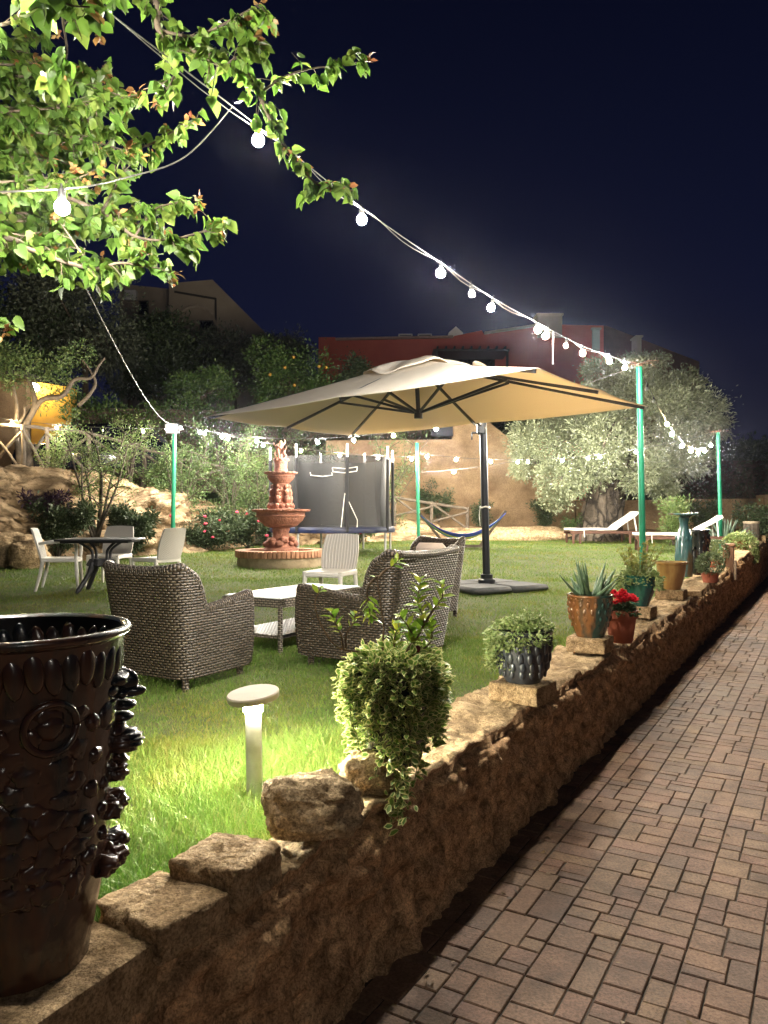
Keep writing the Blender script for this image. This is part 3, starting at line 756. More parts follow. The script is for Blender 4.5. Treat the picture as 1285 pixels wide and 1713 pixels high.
# ------------------------------------------------------------------ fountain
FX, FY = P(470, 940, 14.2)[0], 14.2
M_terra = mat('terracotta_stone', (.36, .165, .115), (.22, .095, .066), 9, .85, bstr=.9, bscale=22, bdist=.03)
fo = thing('fountain', 'tiered terracotta garden fountain with cherubs on top, in a round brick basin', 'fountain', (FX, FY, LZ(FY)))
fl = lambda n_, a_: (lambda r, z, a, j: r * (1 + a_ * abs(math.sin(n_ * a / 2))))
m = MB(); m.lathe([(.80, -.03), (.81, .06), (.79, .16)], 48, caps=False, fn=lambda r, z, a, j: r + .025 * fbm(3 * math.cos(a), 3 * math.sin(a), z * 8)); m.build('basin_wall', mat('rough_stone', (.36, .29, .2), (.22, .17, .11), 6, .9, bstr=.8, bscale=20), fo)
M_brk = mat('basin_brick', (.47, .25, .16), (.36, .19, .12), 4, .85, bstr=.3, bscale=50, island=[(0, (.75,) * 3), (1, (1.1,) * 3)])
m = MB()
for k in range(64):
    a = 2 * PI * k / 64; m.box((.72 * math.cos(a), .72 * math.sin(a), .225), (.23, .068, .125), rz=a, b=.008)
m.build('brick_rim', M_brk, fo)
m = MB(); m.lathe([(.0, .20), (.62, .20)], 40); m.build('water', mat('dark_water', (.05, .035, .025), (.04, .03, .02), 3, .08), fo)
m = MB(); m.lathe([(.30, .19), (.33, .24), (.33, .30), (.27, .34), (.25, .40), (.18, .48), (.155, .52), (.15, .62), (.17, .66), (.15, .70)], 40)
for k in range(22):
    a = 2 * PI * k / 22 + RN.random() * .2; z = RN.uniform(.36, .5); r = .27 - (z - .36) * .3
    m.ico((r * math.cos(a), r * math.sin(a), z), RN.uniform(.05, .085), 2, (1, 1, .9), .35, 2.5, k)
m.build('base_figures', M_terra, fo, smooth='all')
def bowl(zr, R_, dp, th):
    m = MB(); w = lambda r, z, a, j: r * (1 + .05 * abs(math.sin(9 * a)) * (r / R_) ** 6)
    m.lathe([(.3 * R_, zr - dp), (.55 * R_, zr - dp * .92), (.78 * R_, zr - dp * .6), (.84 * R_, zr - dp * .4), (.86 * R_, zr - .05), (R_, zr - .03), (1.02 * R_, zr), (.94 * R_, zr + .005), (.80 * R_, zr - .06), (0.1, zr - dp * .7)], 72, fn=w)
    m.lathe([(.60 * R_, zr - dp * .87), (.63 * R_, zr - dp * .84), (.62 * R_, zr - dp * .80)], 40, caps=False)
    m.lathe([(.855 * R_, zr - dp * .42), (.89 * R_, zr - dp * .36), (.855 * R_, zr - dp * .28)], 40, caps=False)
    return m.build('bowl', M_terra, fo)
bowl(1.03, .51, .34, .03); bowl(1.72, .29, .22, .02)
m = MB(); m.lathe([(.22, 1.0), (.24, 1.05), (.17, 1.12), (.13, 1.2), (.13, 1.48), (.16, 1.52), (.14, 1.56)], 24, caps=False)
for k in range(6):
    a = 2 * PI * k / 6 + .3; c, s = math.cos(a), math.sin(a)
    m.ico((.15 * c, .15 * s, 1.45), .042, 2, (1, 1, 1.15)); m.ico((.16 * c, .16 * s, 1.34), .055, 2, (1, 1, 1.5), .2, 3, k); m.ico((.165 * c, .165 * s, 1.22), .06, 2, (1, 1, 1.6), .25, 3, k + 9)
    m.tube([(.17 * c, .17 * s, 1.40), (.2 * c - .05 * s, .2 * s + .05 * c, 1.36), (.15 * math.cos(a + .5), .15 * math.sin(a + .5), 1.43)], .018, 6)
for k in range(14):
    a = 2 * PI * k / 14; m.ico((.20 * math.cos(a), .20 * math.sin(a), 1.10), .055, 2, (1, 1, 1), .4, 3, k)
m.build('figure_column', M_terra, fo, smooth='all')
m = MB(); m.lathe([(.12, 1.68), (.13, 1.75), (.115, 1.80), (.12, 1.90), (.135, 1.93), (.13, 1.97)], 24)
for k in range(9): a = 2 * PI * k / 9; m.ico((.12 * math.cos(a), .12 * math.sin(a), 1.95), .035, 2, nz=.3, ns=3, seed=k)
m.build('pedestal', M_terra, fo)
def putto(name, joints, edges, rad, par, loc, rz, mt):
    me = bpy.data.meshes.new(name); me.from_pydata(joints, edges, []); me.materials.append(mt); o = link(name, me, par)
    o.location = loc; o.rotation_euler = (0, 0, rz)
    sk = o.modifiers.new('skin', 'SKIN'); sk.use_smooth_shade = True
    sv = me.skin_vertices[0].data
    for i, r in enumerate(rad): sv[i].radius = (r, r)
    sv[0].use_root = True
    sd = o.modifiers.new('sub', 'SUBSURF'); sd.levels = 2; sd.render_levels = 2
    return o
J = [(0, 0, .17), (0, -.005, .23), (0, 0, .275), (0, .01, .30), (0, .015, .335), (.045, 0, .265), (.09, .02, .31), (.075, .05, .37), (-.045, 0, .265), (-.085, -.03, .22), (-.05, -.07, .21), (.03, 0, .15), (.045, .05, .10), (.04, .02, .01), (-.03, 0, .15), (-.04, .0, .08), (-.03, -.01, .0)]
E = [(0, 1), (1, 2), (2, 3), (3, 4), (2, 5), (5, 6), (6, 7), (2, 8), (8, 9), (9, 10), (0, 11), (11, 12), (12, 13), (0, 14), (14, 15), (15, 16)]
Rr = [.045, .042, .045, .022, .040, .024, .018, .013, .024, .018, .013, .032, .026, .016, .032, .026, .016]
putto('cherub', J, E, Rr, fo, (0, 0, 1.97), .4, M_terra)
putto('cherub', [(x * .8, y * .8, z * .8) for x, y, z in J], E, [r * .85 for r in Rr], fo, (-.055, -.03, 1.97), 2.6, M_terra)
putto('cherub', [(x * .62, y * .62, z * .62) for x, y, z in J], E, [r * .7 for r in Rr], fo, (.06, -.04, 1.96), -.9, M_terra)

# ------------------------------------------------------------------ trampoline
TX, TY = P(557, 900, 17.2)[0], 17.2; R_ = 1.34
tr = thing('trampoline', 'round trampoline with black safety net and blue pad behind the fountain', 'trampoline', (TX, TY, LZ(TY)))
M_galv = mat('galvanised_steel', (.55, .56, .58), (.42, .43, .45), 12, .4, .7); M_blue = mat('blue_vinyl', (.005, .012, .055), (.004, .006, .02), 5, .5); M_blk = mat('black_fabric', (.012, .012, .014), (.018, .018, .02), 8, .8)
m = MB(); m.tube([(R_ * math.cos(a), R_ * math.sin(a), .56) for a in np.linspace(0, 2 * PI, 49)], .03, 8); m.build('ring', M_galv, tr)
m = MB(); m.lathe([(.02, .55), (R_ - .25, .545)], 48); m.build('mat', M_blk, tr)
m = MB(); m.lathe([(R_ - .28, .56), (R_ - .15, .60), (R_ + .03, .595), (R_ + .06, .54), (R_ + .05, .47)], 48, fn=lambda r, z, a, j: r + .012 * math.sin(18 * a) * (j == 4), caps=False); m.build('pad', M_blue, tr)
for k in range(8):
    a = 2 * PI * k / 8 + .28; c, s = math.cos(a), math.sin(a)
    m = MB(); m.tube([(R_ * c * 1.0, R_ * s, -.03), (R_ * c, R_ * s, .55)], .026, 8); m.build('leg', M_galv, tr)
    m = MB(); m.tube([((R_ + .05) * c, (R_ + .05) * s, .5), ((R_ + .06) * c, (R_ + .06) * s, 2.05)], .034, 8); po = m.build('net_pole', M_blk, tr)
    m = MB(); m.tube([((R_ + .06) * c, (R_ + .06) * s, 2.05), ((R_ + .06) * c, (R_ + .06) * s, 2.33)], .024, 8); m.build('pole_tip', M_galv, po)
Mn = bpy.data.materials.new('black_net'); _nt, _ns, _ln, _b = nodes(Mn); _b.inputs['Base Color'].default_value = (.005, .0055, .007, 1)
_tp = _ns.new('ShaderNodeBsdfTransparent'); _ms = _ns.new('ShaderNodeMixShader'); _ms.inputs[0].default_value = .85
_ln.new(_tp.outputs[0], _ms.inputs[1]); _ln.new(_b.outputs[0], _ms.inputs[2]); _ln.new(_ms.outputs[0], _ns['Material Output'].inputs[0])
m = MB(); m.lathe([(R_ - .02, .58), (R_ - .04, 1.2), (R_ + .0, 2.1)], 64, caps=False, fn=lambda r, z, a, j: r - .06 * abs(math.sin(4 * (a - .28))) * (j > 0)); m.build('net', Mn, tr)
m = MB()
def ontr(px, py, f=1.0):
    k = (px - 642.5) / F; D0 = math.sqrt(1 + k * k); o = np.array((-TX, -TY)); d = np.array((k, 1.0)) / D0; b_ = o @ d; disc = b_ * b_ - (o @ o - (R_ * f) ** 2); t_ = -b_ - math.sqrt(max(disc, 0)); y = t_ / D0
    return P(px, py, y)
M_pipe = mat('white_piping', (.8, .78, .74), rough=.6)
for pts in ([(569, 897), (577, 825), (598, 870), (597, 896)], [(556, 782), (557, 789), (577, 791), (597, 788), (598, 781), (577, 784), (556, 782)], [(519, 790), (520, 795), (540, 797), (556, 795), (555, 790)]):
    q = []
    for i in range(len(pts) - 1):
        for k in range(5): a, b_ = np.array(pts[i]), np.array(pts[i + 1]); p = a + (b_ - a) * k / 5; q.append(ontr(p[0], p[1]))
    q.append(ontr(pts[-1][0], pts[-1][1])); m.tube(q, .008, 6)
m.build('piping', M_pipe, tr, world=True)

# ------------------------------------------------------------------ hammock
HY = 18.6; A = P(704, 862, HY); B_ = P(845, 858, HY); A[2] -= 0; base = (A + B_) / 2; base[2] = LZ(HY)
ha = thing('hammock', 'striped blue and lime hammock slung on a low stand before the plaster wall', 'hammock', base)
Mh = bpy.data.materials.new('striped_cotton'); _nt, _ns, _ln, _b = nodes(Mh); _tc = _ns.new('ShaderNodeTexCoord'); _sp = _ns.new('ShaderNodeSeparateXYZ'); _ln.new(_tc.outputs['UV'], _sp.inputs[0])
_c = ramp(_nt, _sp.outputs['X'], [(0, (.03, .06, .28)), (.18, (.45, .55, .05)), (.26, (.05, .25, .35)), (.42, (.03, .05, .22)), (.55, (.40, .55, .08)), (.63, (.55, .6, .5)), (.72, (.04, .10, .35)), (.88, (.35, .5, .06)), (.95, (.03, .06, .25))])
_n = [n for n in _ns if n.type == 'VALTORGB'][0]; _n.color_ramp.interpolation = 'CONSTANT'; _ln.new(_c, _b.inputs['Base Color']); _b.inputs['Roughness'].default_value = .9
def hf(u, v):
    p = A + (B_ - A) * v; s_ = math.sin(PI * v); w = .06 + .50 * s_ ** .7
    return (p[0], p[1] + (u - .5) * w, p[2] - .48 * 4 * v * (1 - v) - .12 * s_ * (1 - (2 * u - 1) ** 2) + .015 * math.sin(u * 9 + v * 3))
m = MB(); m.grid(hf, 20, 40, uvf=lambda u, v: (u, v), flip=True); o = m.build('cloth', Mh, ha, world=True, smooth='all'); so = o.modifiers.new('thickness', 'SOLIDIFY'); so.thickness = .012
for e, sg in ((A, 1), (B_, -1)):
    m = MB(); m.beam(e + (-.02 * sg, 0, .05), (e[0] + .62 * sg, HY, LZ(HY) + .05), .05, .06); m.build('stand_arm', M_wood, ha, world=True)
m = MB(); m.beam((A[0] + .6, HY, LZ(HY) + .06), (B_[0] - .6, HY, LZ(HY) + .06), .06, .07); m.box((A[0] + .5, HY, LZ(HY) + .02), (.06, .9, .06)); m.box((B_[0] - .5, HY, LZ(HY) + .02), (.06, .9, .06)); m.build('stand_base', M_wood, ha, world=True)

# ------------------------------------------------------------------ sun loungers
M_towel = mat('offwhite_canvas', (.72, .68, .62), (.64, .60, .54), 5, .9, bstr=.3, bscale=40, bdist=.006)
def lounger(label, loc, rz, ang):
    t = thing('sun_lounger', label, 'sun lounger', loc, rz, 'wooden sun loungers on the lawn')
    m = MB()
    for sy in (-1, 1): m.box((0, sy * .31, .30), (1.95, .04, .07), b=.006)
    for i in range(9): m.box((-.92 + i * .23, 0, .325), (.07, .60, .02), b=.003)
    m.build('frame', M_redwood, t)
    for sx in (-.90, -.72, .62):
        for sy in (-1, 1): l = MB(); l.box((sx, sy * .31, .13), (.055, .045, .27), b=.005); l.build('leg', M_redwood, t)
    c, s = math.cos(ang), math.sin(ang)
    def pf(o):
        def fn(u, v):
            L = v * 2.0; y = (u - .5) * .62
            if L < 1.22: return (-.98 + L, y, .36 + o + .008 * math.sin(L * 9) * (u - .5))
            q = L - 1.22; return (.24 + c * q - s * o, y, .36 + s * q + c * o + .01 * math.sin(q * 8))
        return fn
    m = MB(); m.grid(pf(.05), 8, 40, flip=False); m.grid(pf(0), 8, 40, flip=True)
    for e in (0, 1): m.grid(lambda u, v, e=e: tuple(np.array(pf(0)(e, u)) * (1 - v) + np.array(pf(.05)(e, u)) * v), 40, 2, flip=(e == 1))
    for e in (0, 1): m.grid(lambda u, v, e=e: tuple(np.array(pf(0)(u, e)) * (1 - v) + np.array(pf(.05)(u, e)) * v), 8, 2, flip=(e == 0))
    m.build('mattress', M_towel, t)
    for sy in (-1, 1): l = MB(); l.beam((.24 + c * .62, sy * .27, .35 + s * .62), (.80, sy * .29, .33), .025, .035); l.build('back_strut', M_white, t)
    l = MB(); l.tube([(-.62, -.33, .37), (-.62, -.335, .30), (-.61, -.335, .18)], .012, 6); l.build('tie', M_towel, t)
c_ = P(1009, 900, 20.6); lounger('sun lounger with a raised off-white back in front of the olive trunk', (c_[0], 20.6, LZ(20.6)), .05, .62)
c_ = P(1135, 905, 17.6); lounger('sun lounger half hidden behind the tall teal vase, its white back raised', (c_[0], 17.6, LZ(17.6) + .02), -.22, .55)
# ------------------------------------------------------------------ loose stones on the low wall
M_tuf = mat('cut_tufa', (.44, .31, .18), (.24, .16, .085), 16, .95, bstr=1.0, bscale=42, bdist=.02, spec=.15)
WR = -PI / 6                                             # the wall runs 30 degrees off the view axis
grain(M_tuf, 120, .5, 1.2, 20, .6)
def rough_block(name, label, s, t, z0, ss, st, h, rz=0.0, nz=.012, k=34, tilt=(0, 0), seed=0, group=None, mt=None):
    o_ = MB(); hx_, hy_, hz_ = st / 2, ss / 2, h / 2
    n = np.array((k, k, max(4, int(k * .5)))); V = []
    b = .012
    for fx, sgn in ((0, -1), (0, 1), (1, -1), (1, 1), (2, -1), (2, 1)):
        o1, o2 = [q for q in range(3) if q != fx]
        def fn(u, v):
            p = [0, 0, 0]; hh = (hx_, hy_, hz_); p[fx] = sgn * hh[fx]; p[o1] = (2 * u - 1) * hh[o1]; p[o2] = (2 * v - 1) * hh[o2]
            c = [max(-hh[i] + b, min(hh[i] - b, p[i])) for i in range(3)]; d = Vector(p) - Vector(c); L = d.length
            q = Vector(c) + (d / L * min(L, b) if L > 0 else Vector())
            nn = Vector(p).normalized()
            f1 = noise.fractal(q * 9 + Vector((seed, 0, 0)), 1, 2, 4); f2 = noise.fractal(q * 42 + Vector((0, seed, 0)), 1, 2, 3)
            chip = max(0, noise.noise(q * 14 + Vector((0, 0, seed))) - .25) * .05 * (L > b * .5)
            q += nn * (nz * .55 * f1 + nz * .6 * f2 - chip)
            q.z += (tilt[0] * q.x + tilt[1] * q.y)
            return tuple(q)
        fl = (sgn > 0) == (fx == 1)
        o_.grid(fn, int(n[o1]), int(n[o2]), flip=fl)
    c = W(s, t, z0 + h / 2); o_.v = [tuple(Matrix.Rotation(WR + rz, 3, 'Z') @ Vector(v)) for v in o_.v]
    o = o_.build(name, mt or M_tuf, smooth='all'); o.location = [float(x) for x in c]; tag(o, label, 'stone block', group); return o
rough_block('stone_block', 'big smooth cut block at the wall end carrying the large glazed vase', .98, 1.545, .30, .62, .40, .30, .05, .004, 34, seed=1)
rough_block('stone_block', 'flat pale slab lying between the glazed vase block and the thicker mossy block', 1.395, 1.455, .545, .225, .26, .092, -.05, .008, 56, (.02, -.02), seed=5)
rough_block('stone_block', 'squarish brown block with chipped top next to the boulder', 1.60, 1.42, .572, .205, .235, .112, .10, .009, 56, (.04, 0), seed=9)
M_bld = mat('boulder_stone', (.62, .47, .29), (.30, .21, .12), 14, .95, bstr=1.0, bscale=34, bdist=.03, spec=.1)
grain(M_bld, 120, .5, 1.2, 20, .6)
def boulder(label, c, sc, rz, seed, nz=.5, sub=5, ns=1.5):
    m = MB(); V, Fc = ICO[sub]; vs = []
    for v in V:
        p = Vector(v); p = Vector([math.copysign(abs(x) ** .55, x) for x in p]); q = p.normalized() * (1 / max(abs(p.x), abs(p.y), abs(p.z)) * .35 + .65)
        k = 1 + .22 * noise.fractal(p * ns + Vector((seed, 2, 3)), 1, 2, 5) - .12 * max(0, noise.noise(p * 5 + Vector((seed,) * 3)))+ .05 * noise.fractal(p * 7, 1, 2, 4)
        lay = .035 * math.sin(q.z * 14 + 3 * noise.noise(p * 2))
        vs.append((q.x * sc[0] * (k + lay), q.y * sc[1] * (k + lay), q.z * sc[2] * k))
    m.add(vs, Fc); o = m.build('boulder', M_bld, smooth='all'); o.location = [float(x) for x in c]; o.rotation_euler = (0, 0, rz)
    return tag(o, label, 'rock')
c_ = W(2.0, 1.425, .675); boulder('rugged pale boulder lying on the wall between the square block and the trailing plant', c_, (.165, .115, .100), -.15, 5.1)
c_ = W(2.49, 1.51, .62); boulder('round lit stone under the trailing variegated plant', c_, (.11, .10, .085), .4, 7.7, sub=4)

# ------------------------------------------------------------------ big glazed vase
VZ = .603; VC = np.array((-.825, 1.73, VZ)); FA = math.atan2(.30, .95)     # where its moulded face looks
Mv_ = bpy.data.materials.new('dark_glaze'); _nt, _ns, _ln, _b = nodes(Mv_)
_f = noise_node(_nt, 3.2, 4, .6, stretch=(1.6, 1.6, .35))
_ln.new(ramp(_nt, _f, [(.3, (.008, .012, .016)), (.48, (.012, .013, .013)), (.57, (.060, .024, .013)), (.66, (.014, .020, .020)), (.8, (.035, .042, .040))]), _b.inputs['Base Color'])
_b.inputs['Roughness'].default_value = .26; _b.inputs['Coat Weight'].default_value = .35; _b.inputs['Coat Roughness'].default_value = .10
_ln.new(bump(_nt, noise_node(_nt, 30, 4, .6), .12, .006), _b.inputs['Normal'])
def big_vase():
    t = thing('glazed_vase', 'huge dark glazed vase with a moulded face at the near end of the wall', 'vase', VC)
    pz = [0, .03, .10, .20, .40, .58, .655, .70, .725]; pr = [.150, .153, .168, .190, .198, .203, .212, .222, .230]
    m = MB(); nu, nv = 260, 180
    def fn(u, v):
        z = .725 * v; a = 2 * PI * u; r = float(np.interp(z, pz, pr))
        q = (a - FA + PI) % (2 * PI) - PI
        r += .012 * math.exp(-(q / .55) ** 4) * math.exp(-((z - .55) / .14) ** 4)
        r += .003 * noise.fractal(Vector((math.cos(a) * 2.4, math.sin(a) * 2.4, z * 9)), 1, 2, 4)
        return (r * math.cos(a), r * math.sin(a), z)
    m.grid(fn, nu, nv, cu=True)
    def blob(a, z, dr, sr, st, sh, nz=.12, rot=0.0, rib=0.0):
        r = float(np.interp(z, pz, pr)) + dr; aa = FA + a; V, Fc = ICO[4 if rib else 3]; vs = []
        for v in V:
            k = 1 + nz * noise.fractal(Vector(v) * 1.6 + Vector((a * 9, z * 30, 2)), 1, 2, 3)
            if rib: k *= 1 + rib * math.cos(v[2] * 16 + v[1] * 4)
            x, y, w = v[0] * sr * k, v[1] * st * k, v[2] * sh * k
            y, w = y * math.cos(rot) - w * math.sin(rot), y * math.sin(rot) + w * math.cos(rot)
            vs.append(((r + x) * math.cos(aa) - y * math.sin(aa), (r + x) * math.sin(aa) + y * math.cos(aa), z + w))
        m.add(vs, Fc)
    blob(0, .618, .004, .030, .075, .020); blob(0, .604, .018, .036, .017, .034, .05); blob(0, .583, .038, .036, .020, .015, .03); blob(.10, .582, .018, .016, .014, .012); blob(-.10, .582, .018, .016, .014, .012)
    blob(0, .552, .022, .032, .034, .0125, .06); blob(0, .525, .020, .029, .028, .012, .06); blob(0, .470, .022, .048, .050, .030, .05, rib=.09)
    blob(-.28, .60, .004, .014, .028, .016); blob(.28, .60, .004, .014, .028, .016); blob(-.30, .55, .0, .016, .05, .04, .05); blob(0, .500, .005, .03, .05, .02)
    for a, z, s_ in ((.04, .425, .024), (-.08, .402, .029), (.0, .330, .029), (-.15, .318, .024), (.10, .305, .020), (.03, .228, .034), (-.13, .212, .033), (-.30, .205, .026), (.12, .205, .022)):
        blob(a, z, .008, s_ * 1.15, s_ * 1.1, s_ * .8, .4, .3 * math.sin(z * 40), rib=.05 if s_ > .028 else 0)
    for r_ in range(11):                                    # feather scales around the back and side
        for c in range(19):
            a = -PI + 2 * PI * (c + .5 * (r_ % 2)) / 19
            if -.75 < a < .5: continue
            blob(a + RN.uniform(-.03, .03), .575 - r_ * .036 + RN.uniform(-.004, .004), -.0045, RN.uniform(.006, .0105), RN.uniform(.024, .040), RN.uniform(.022, .036), .35, RN.uniform(-.2, .2))
    for k in range(0, 10, 2):                               # two beaded locks of hair beside the face
        blob(-.62 + .05 * math.sin(k * .8), .545 - k * .036, -.002, .016, .022, .020, .2); blob(-.36 + .04 * math.sin(k * .7 + 1), .515 - k * .029, -.001, .013, .015, .016, .2)
    for k in range(36):                                     # crown of tongue shaped leaves under the rim
        blob(2 * PI * k / 36 + .1, .672 + .006 * math.sin(k * 2.3), -.001, .013, .0205, .046, .08, .15 * math.sin(k * .5))
    ring = []
    for k in range(41):                                     # ring shaped medallion
        th = 2 * PI * k / 40; aa = FA - 1.12 + .052 * math.cos(th) / .2; zz = .555 + .052 * math.sin(th); r = float(np.interp(zz, pz, pr)) + .004; ring.append((r * math.cos(aa), r * math.sin(aa), zz))
    m.tube(ring, .0085, 10)
    blob(-1.12, .555, -.004, .014, .03, .03, .2)
    m.build('body', Mv_, t, smooth='all')
    m = MB(); m.lathe([(.228, .718), (.240, .726), (.245, .735), (.240, .744), (.230, .744), (.222, .737)], 96, caps=False); m.build('rim', Mv_, t, smooth='all')
    m = MB(); m.lathe([(.2225, .7375), (.216, .71), (.195, .60), (.18, .3), (.0, .28)], 64, caps=False); m.build('inside', mat('shaded_inside', (.006, .005, .005), (.004, .004, .004), 9, .5, spec=.1), t, smooth='all')  # inner wall coloured near black to stand for the shade inside
big_vase()

# ------------------------------------------------------------------ bollard light
M_boll = mat('weathered_white_paint', (.62, .60, .54), (.50, .48, .42), 14, .5, bstr=.15, bscale=80, bdist=.003)
bo = thing('bollard_light', 'lit white bollard garden light with tilted round cap standing in the grass', 'garden light', (*BOL[:2], BOL[2] - .01), 0)
m = MB(); m.tube([(0, 0, -.04), (-.008, 0, .40)], .034, 24); m.build('post', M_boll, bo)
m = MB(); cpz = .465
m.lathe([(.0, -.016), (.095, -.016), (.108, -.012), (.110, .010), (.106, .016), (.0, .017)], 48)
m.v = [tuple(Matrix.Rotation(-.10, 3, 'Y') @ Matrix.Rotation(.09, 3, 'X') @ Vector(v) + Vector((-.008, 0, cpz))) for v in m.v]; m.build('cap', mat('shaded_cap', (.32, .27, .21), (.27, .23, .18), 8, .5), bo)  # cap colour darkened to stand for its unlit top
Mbl = emit('bollard_glow', (1, .94, .70), 900)
m = MB(); m.tube([(-.008, 0, .402), (-.008, 0, .450)], .040, 24); m.build('lamp', Mbl, bo)

# ------------------------------------------------------------------ pots
def glaze(name, c1, c2, c3=None, scale=5, rough=.18, st=(1, 1, .3), bs=.1):
    m = bpy.data.materials.new(name); nt, ns, ln, b = nodes(m); f = noise_node(nt, scale, 4, .6, stretch=st)
    s = [(.35, c1), (.6, c2)] if c3 is None else [(.32, c1), (.5, c2), (.62, c3)]
    ln.new(ramp(nt, f, s), b.inputs['Base Color']); b.inputs['Roughness'].default_value = rough; b.inputs['Coat Weight'].default_value = .4
    ln.new(bump(nt, noise_node(nt, 40, 4, .6), bs, .005), b.inputs['Normal']); return m
M_potsoil = mat('potting_soil', (.03, .02, .014), (.015, .01, .008), 30, .95, bstr=.8, bscale=60)
M_var = leafmat('variegated_leaf', (.13, .24, .04), (.20, .33, .06), (.09, .18, .035), trans=.35, edge=(.68, .66, .30))
M_varp = leafmat('pale_succulent_leaf', (.13, .20, .06), (.24, .30, .11), (.34, .36, .17), trans=.2)
M_gl = leafmat('glossy_green_leaf', (.10, .20, .02), (.20, .30, .03), (.34, .34, .04), trans=.35, rough=.3)
M_stem = mat('plant_stem', (.12, .075, .04), (.08, .05, .03), 20, .8)
M_gstem = mat('green_stem', (.12, .16, .05), (.16, .15, .06), 20, .7)
def potbody(mb, prof, lumps=None, n=48, thick=.018):
    r1, z1 = prof[-1]; pr = list(prof) + [(r1 - thick, z1), (r1 - thick - .004, z1 - .05), (r1 - thick - .02, z1 - .06)]
    mb.lathe(pr, n)
    if lumps:
        for zz, cnt, sz, off in lumps:
            r = float(np.interp(zz, [p[1] for p in prof], [p[0] for p in prof]))
            for k in range(cnt):
                a = 2 * PI * (k + off) / cnt
                mb.ico((r * math.cos(a), r * math.sin(a), zz), sz, 2, (.45, .75, 1.35), rz=a)
def soil(par, r, z): m = MB(); m.lathe([(0, z), (r, z - .004)], 24); m.build('soil', M_potsoil, par)
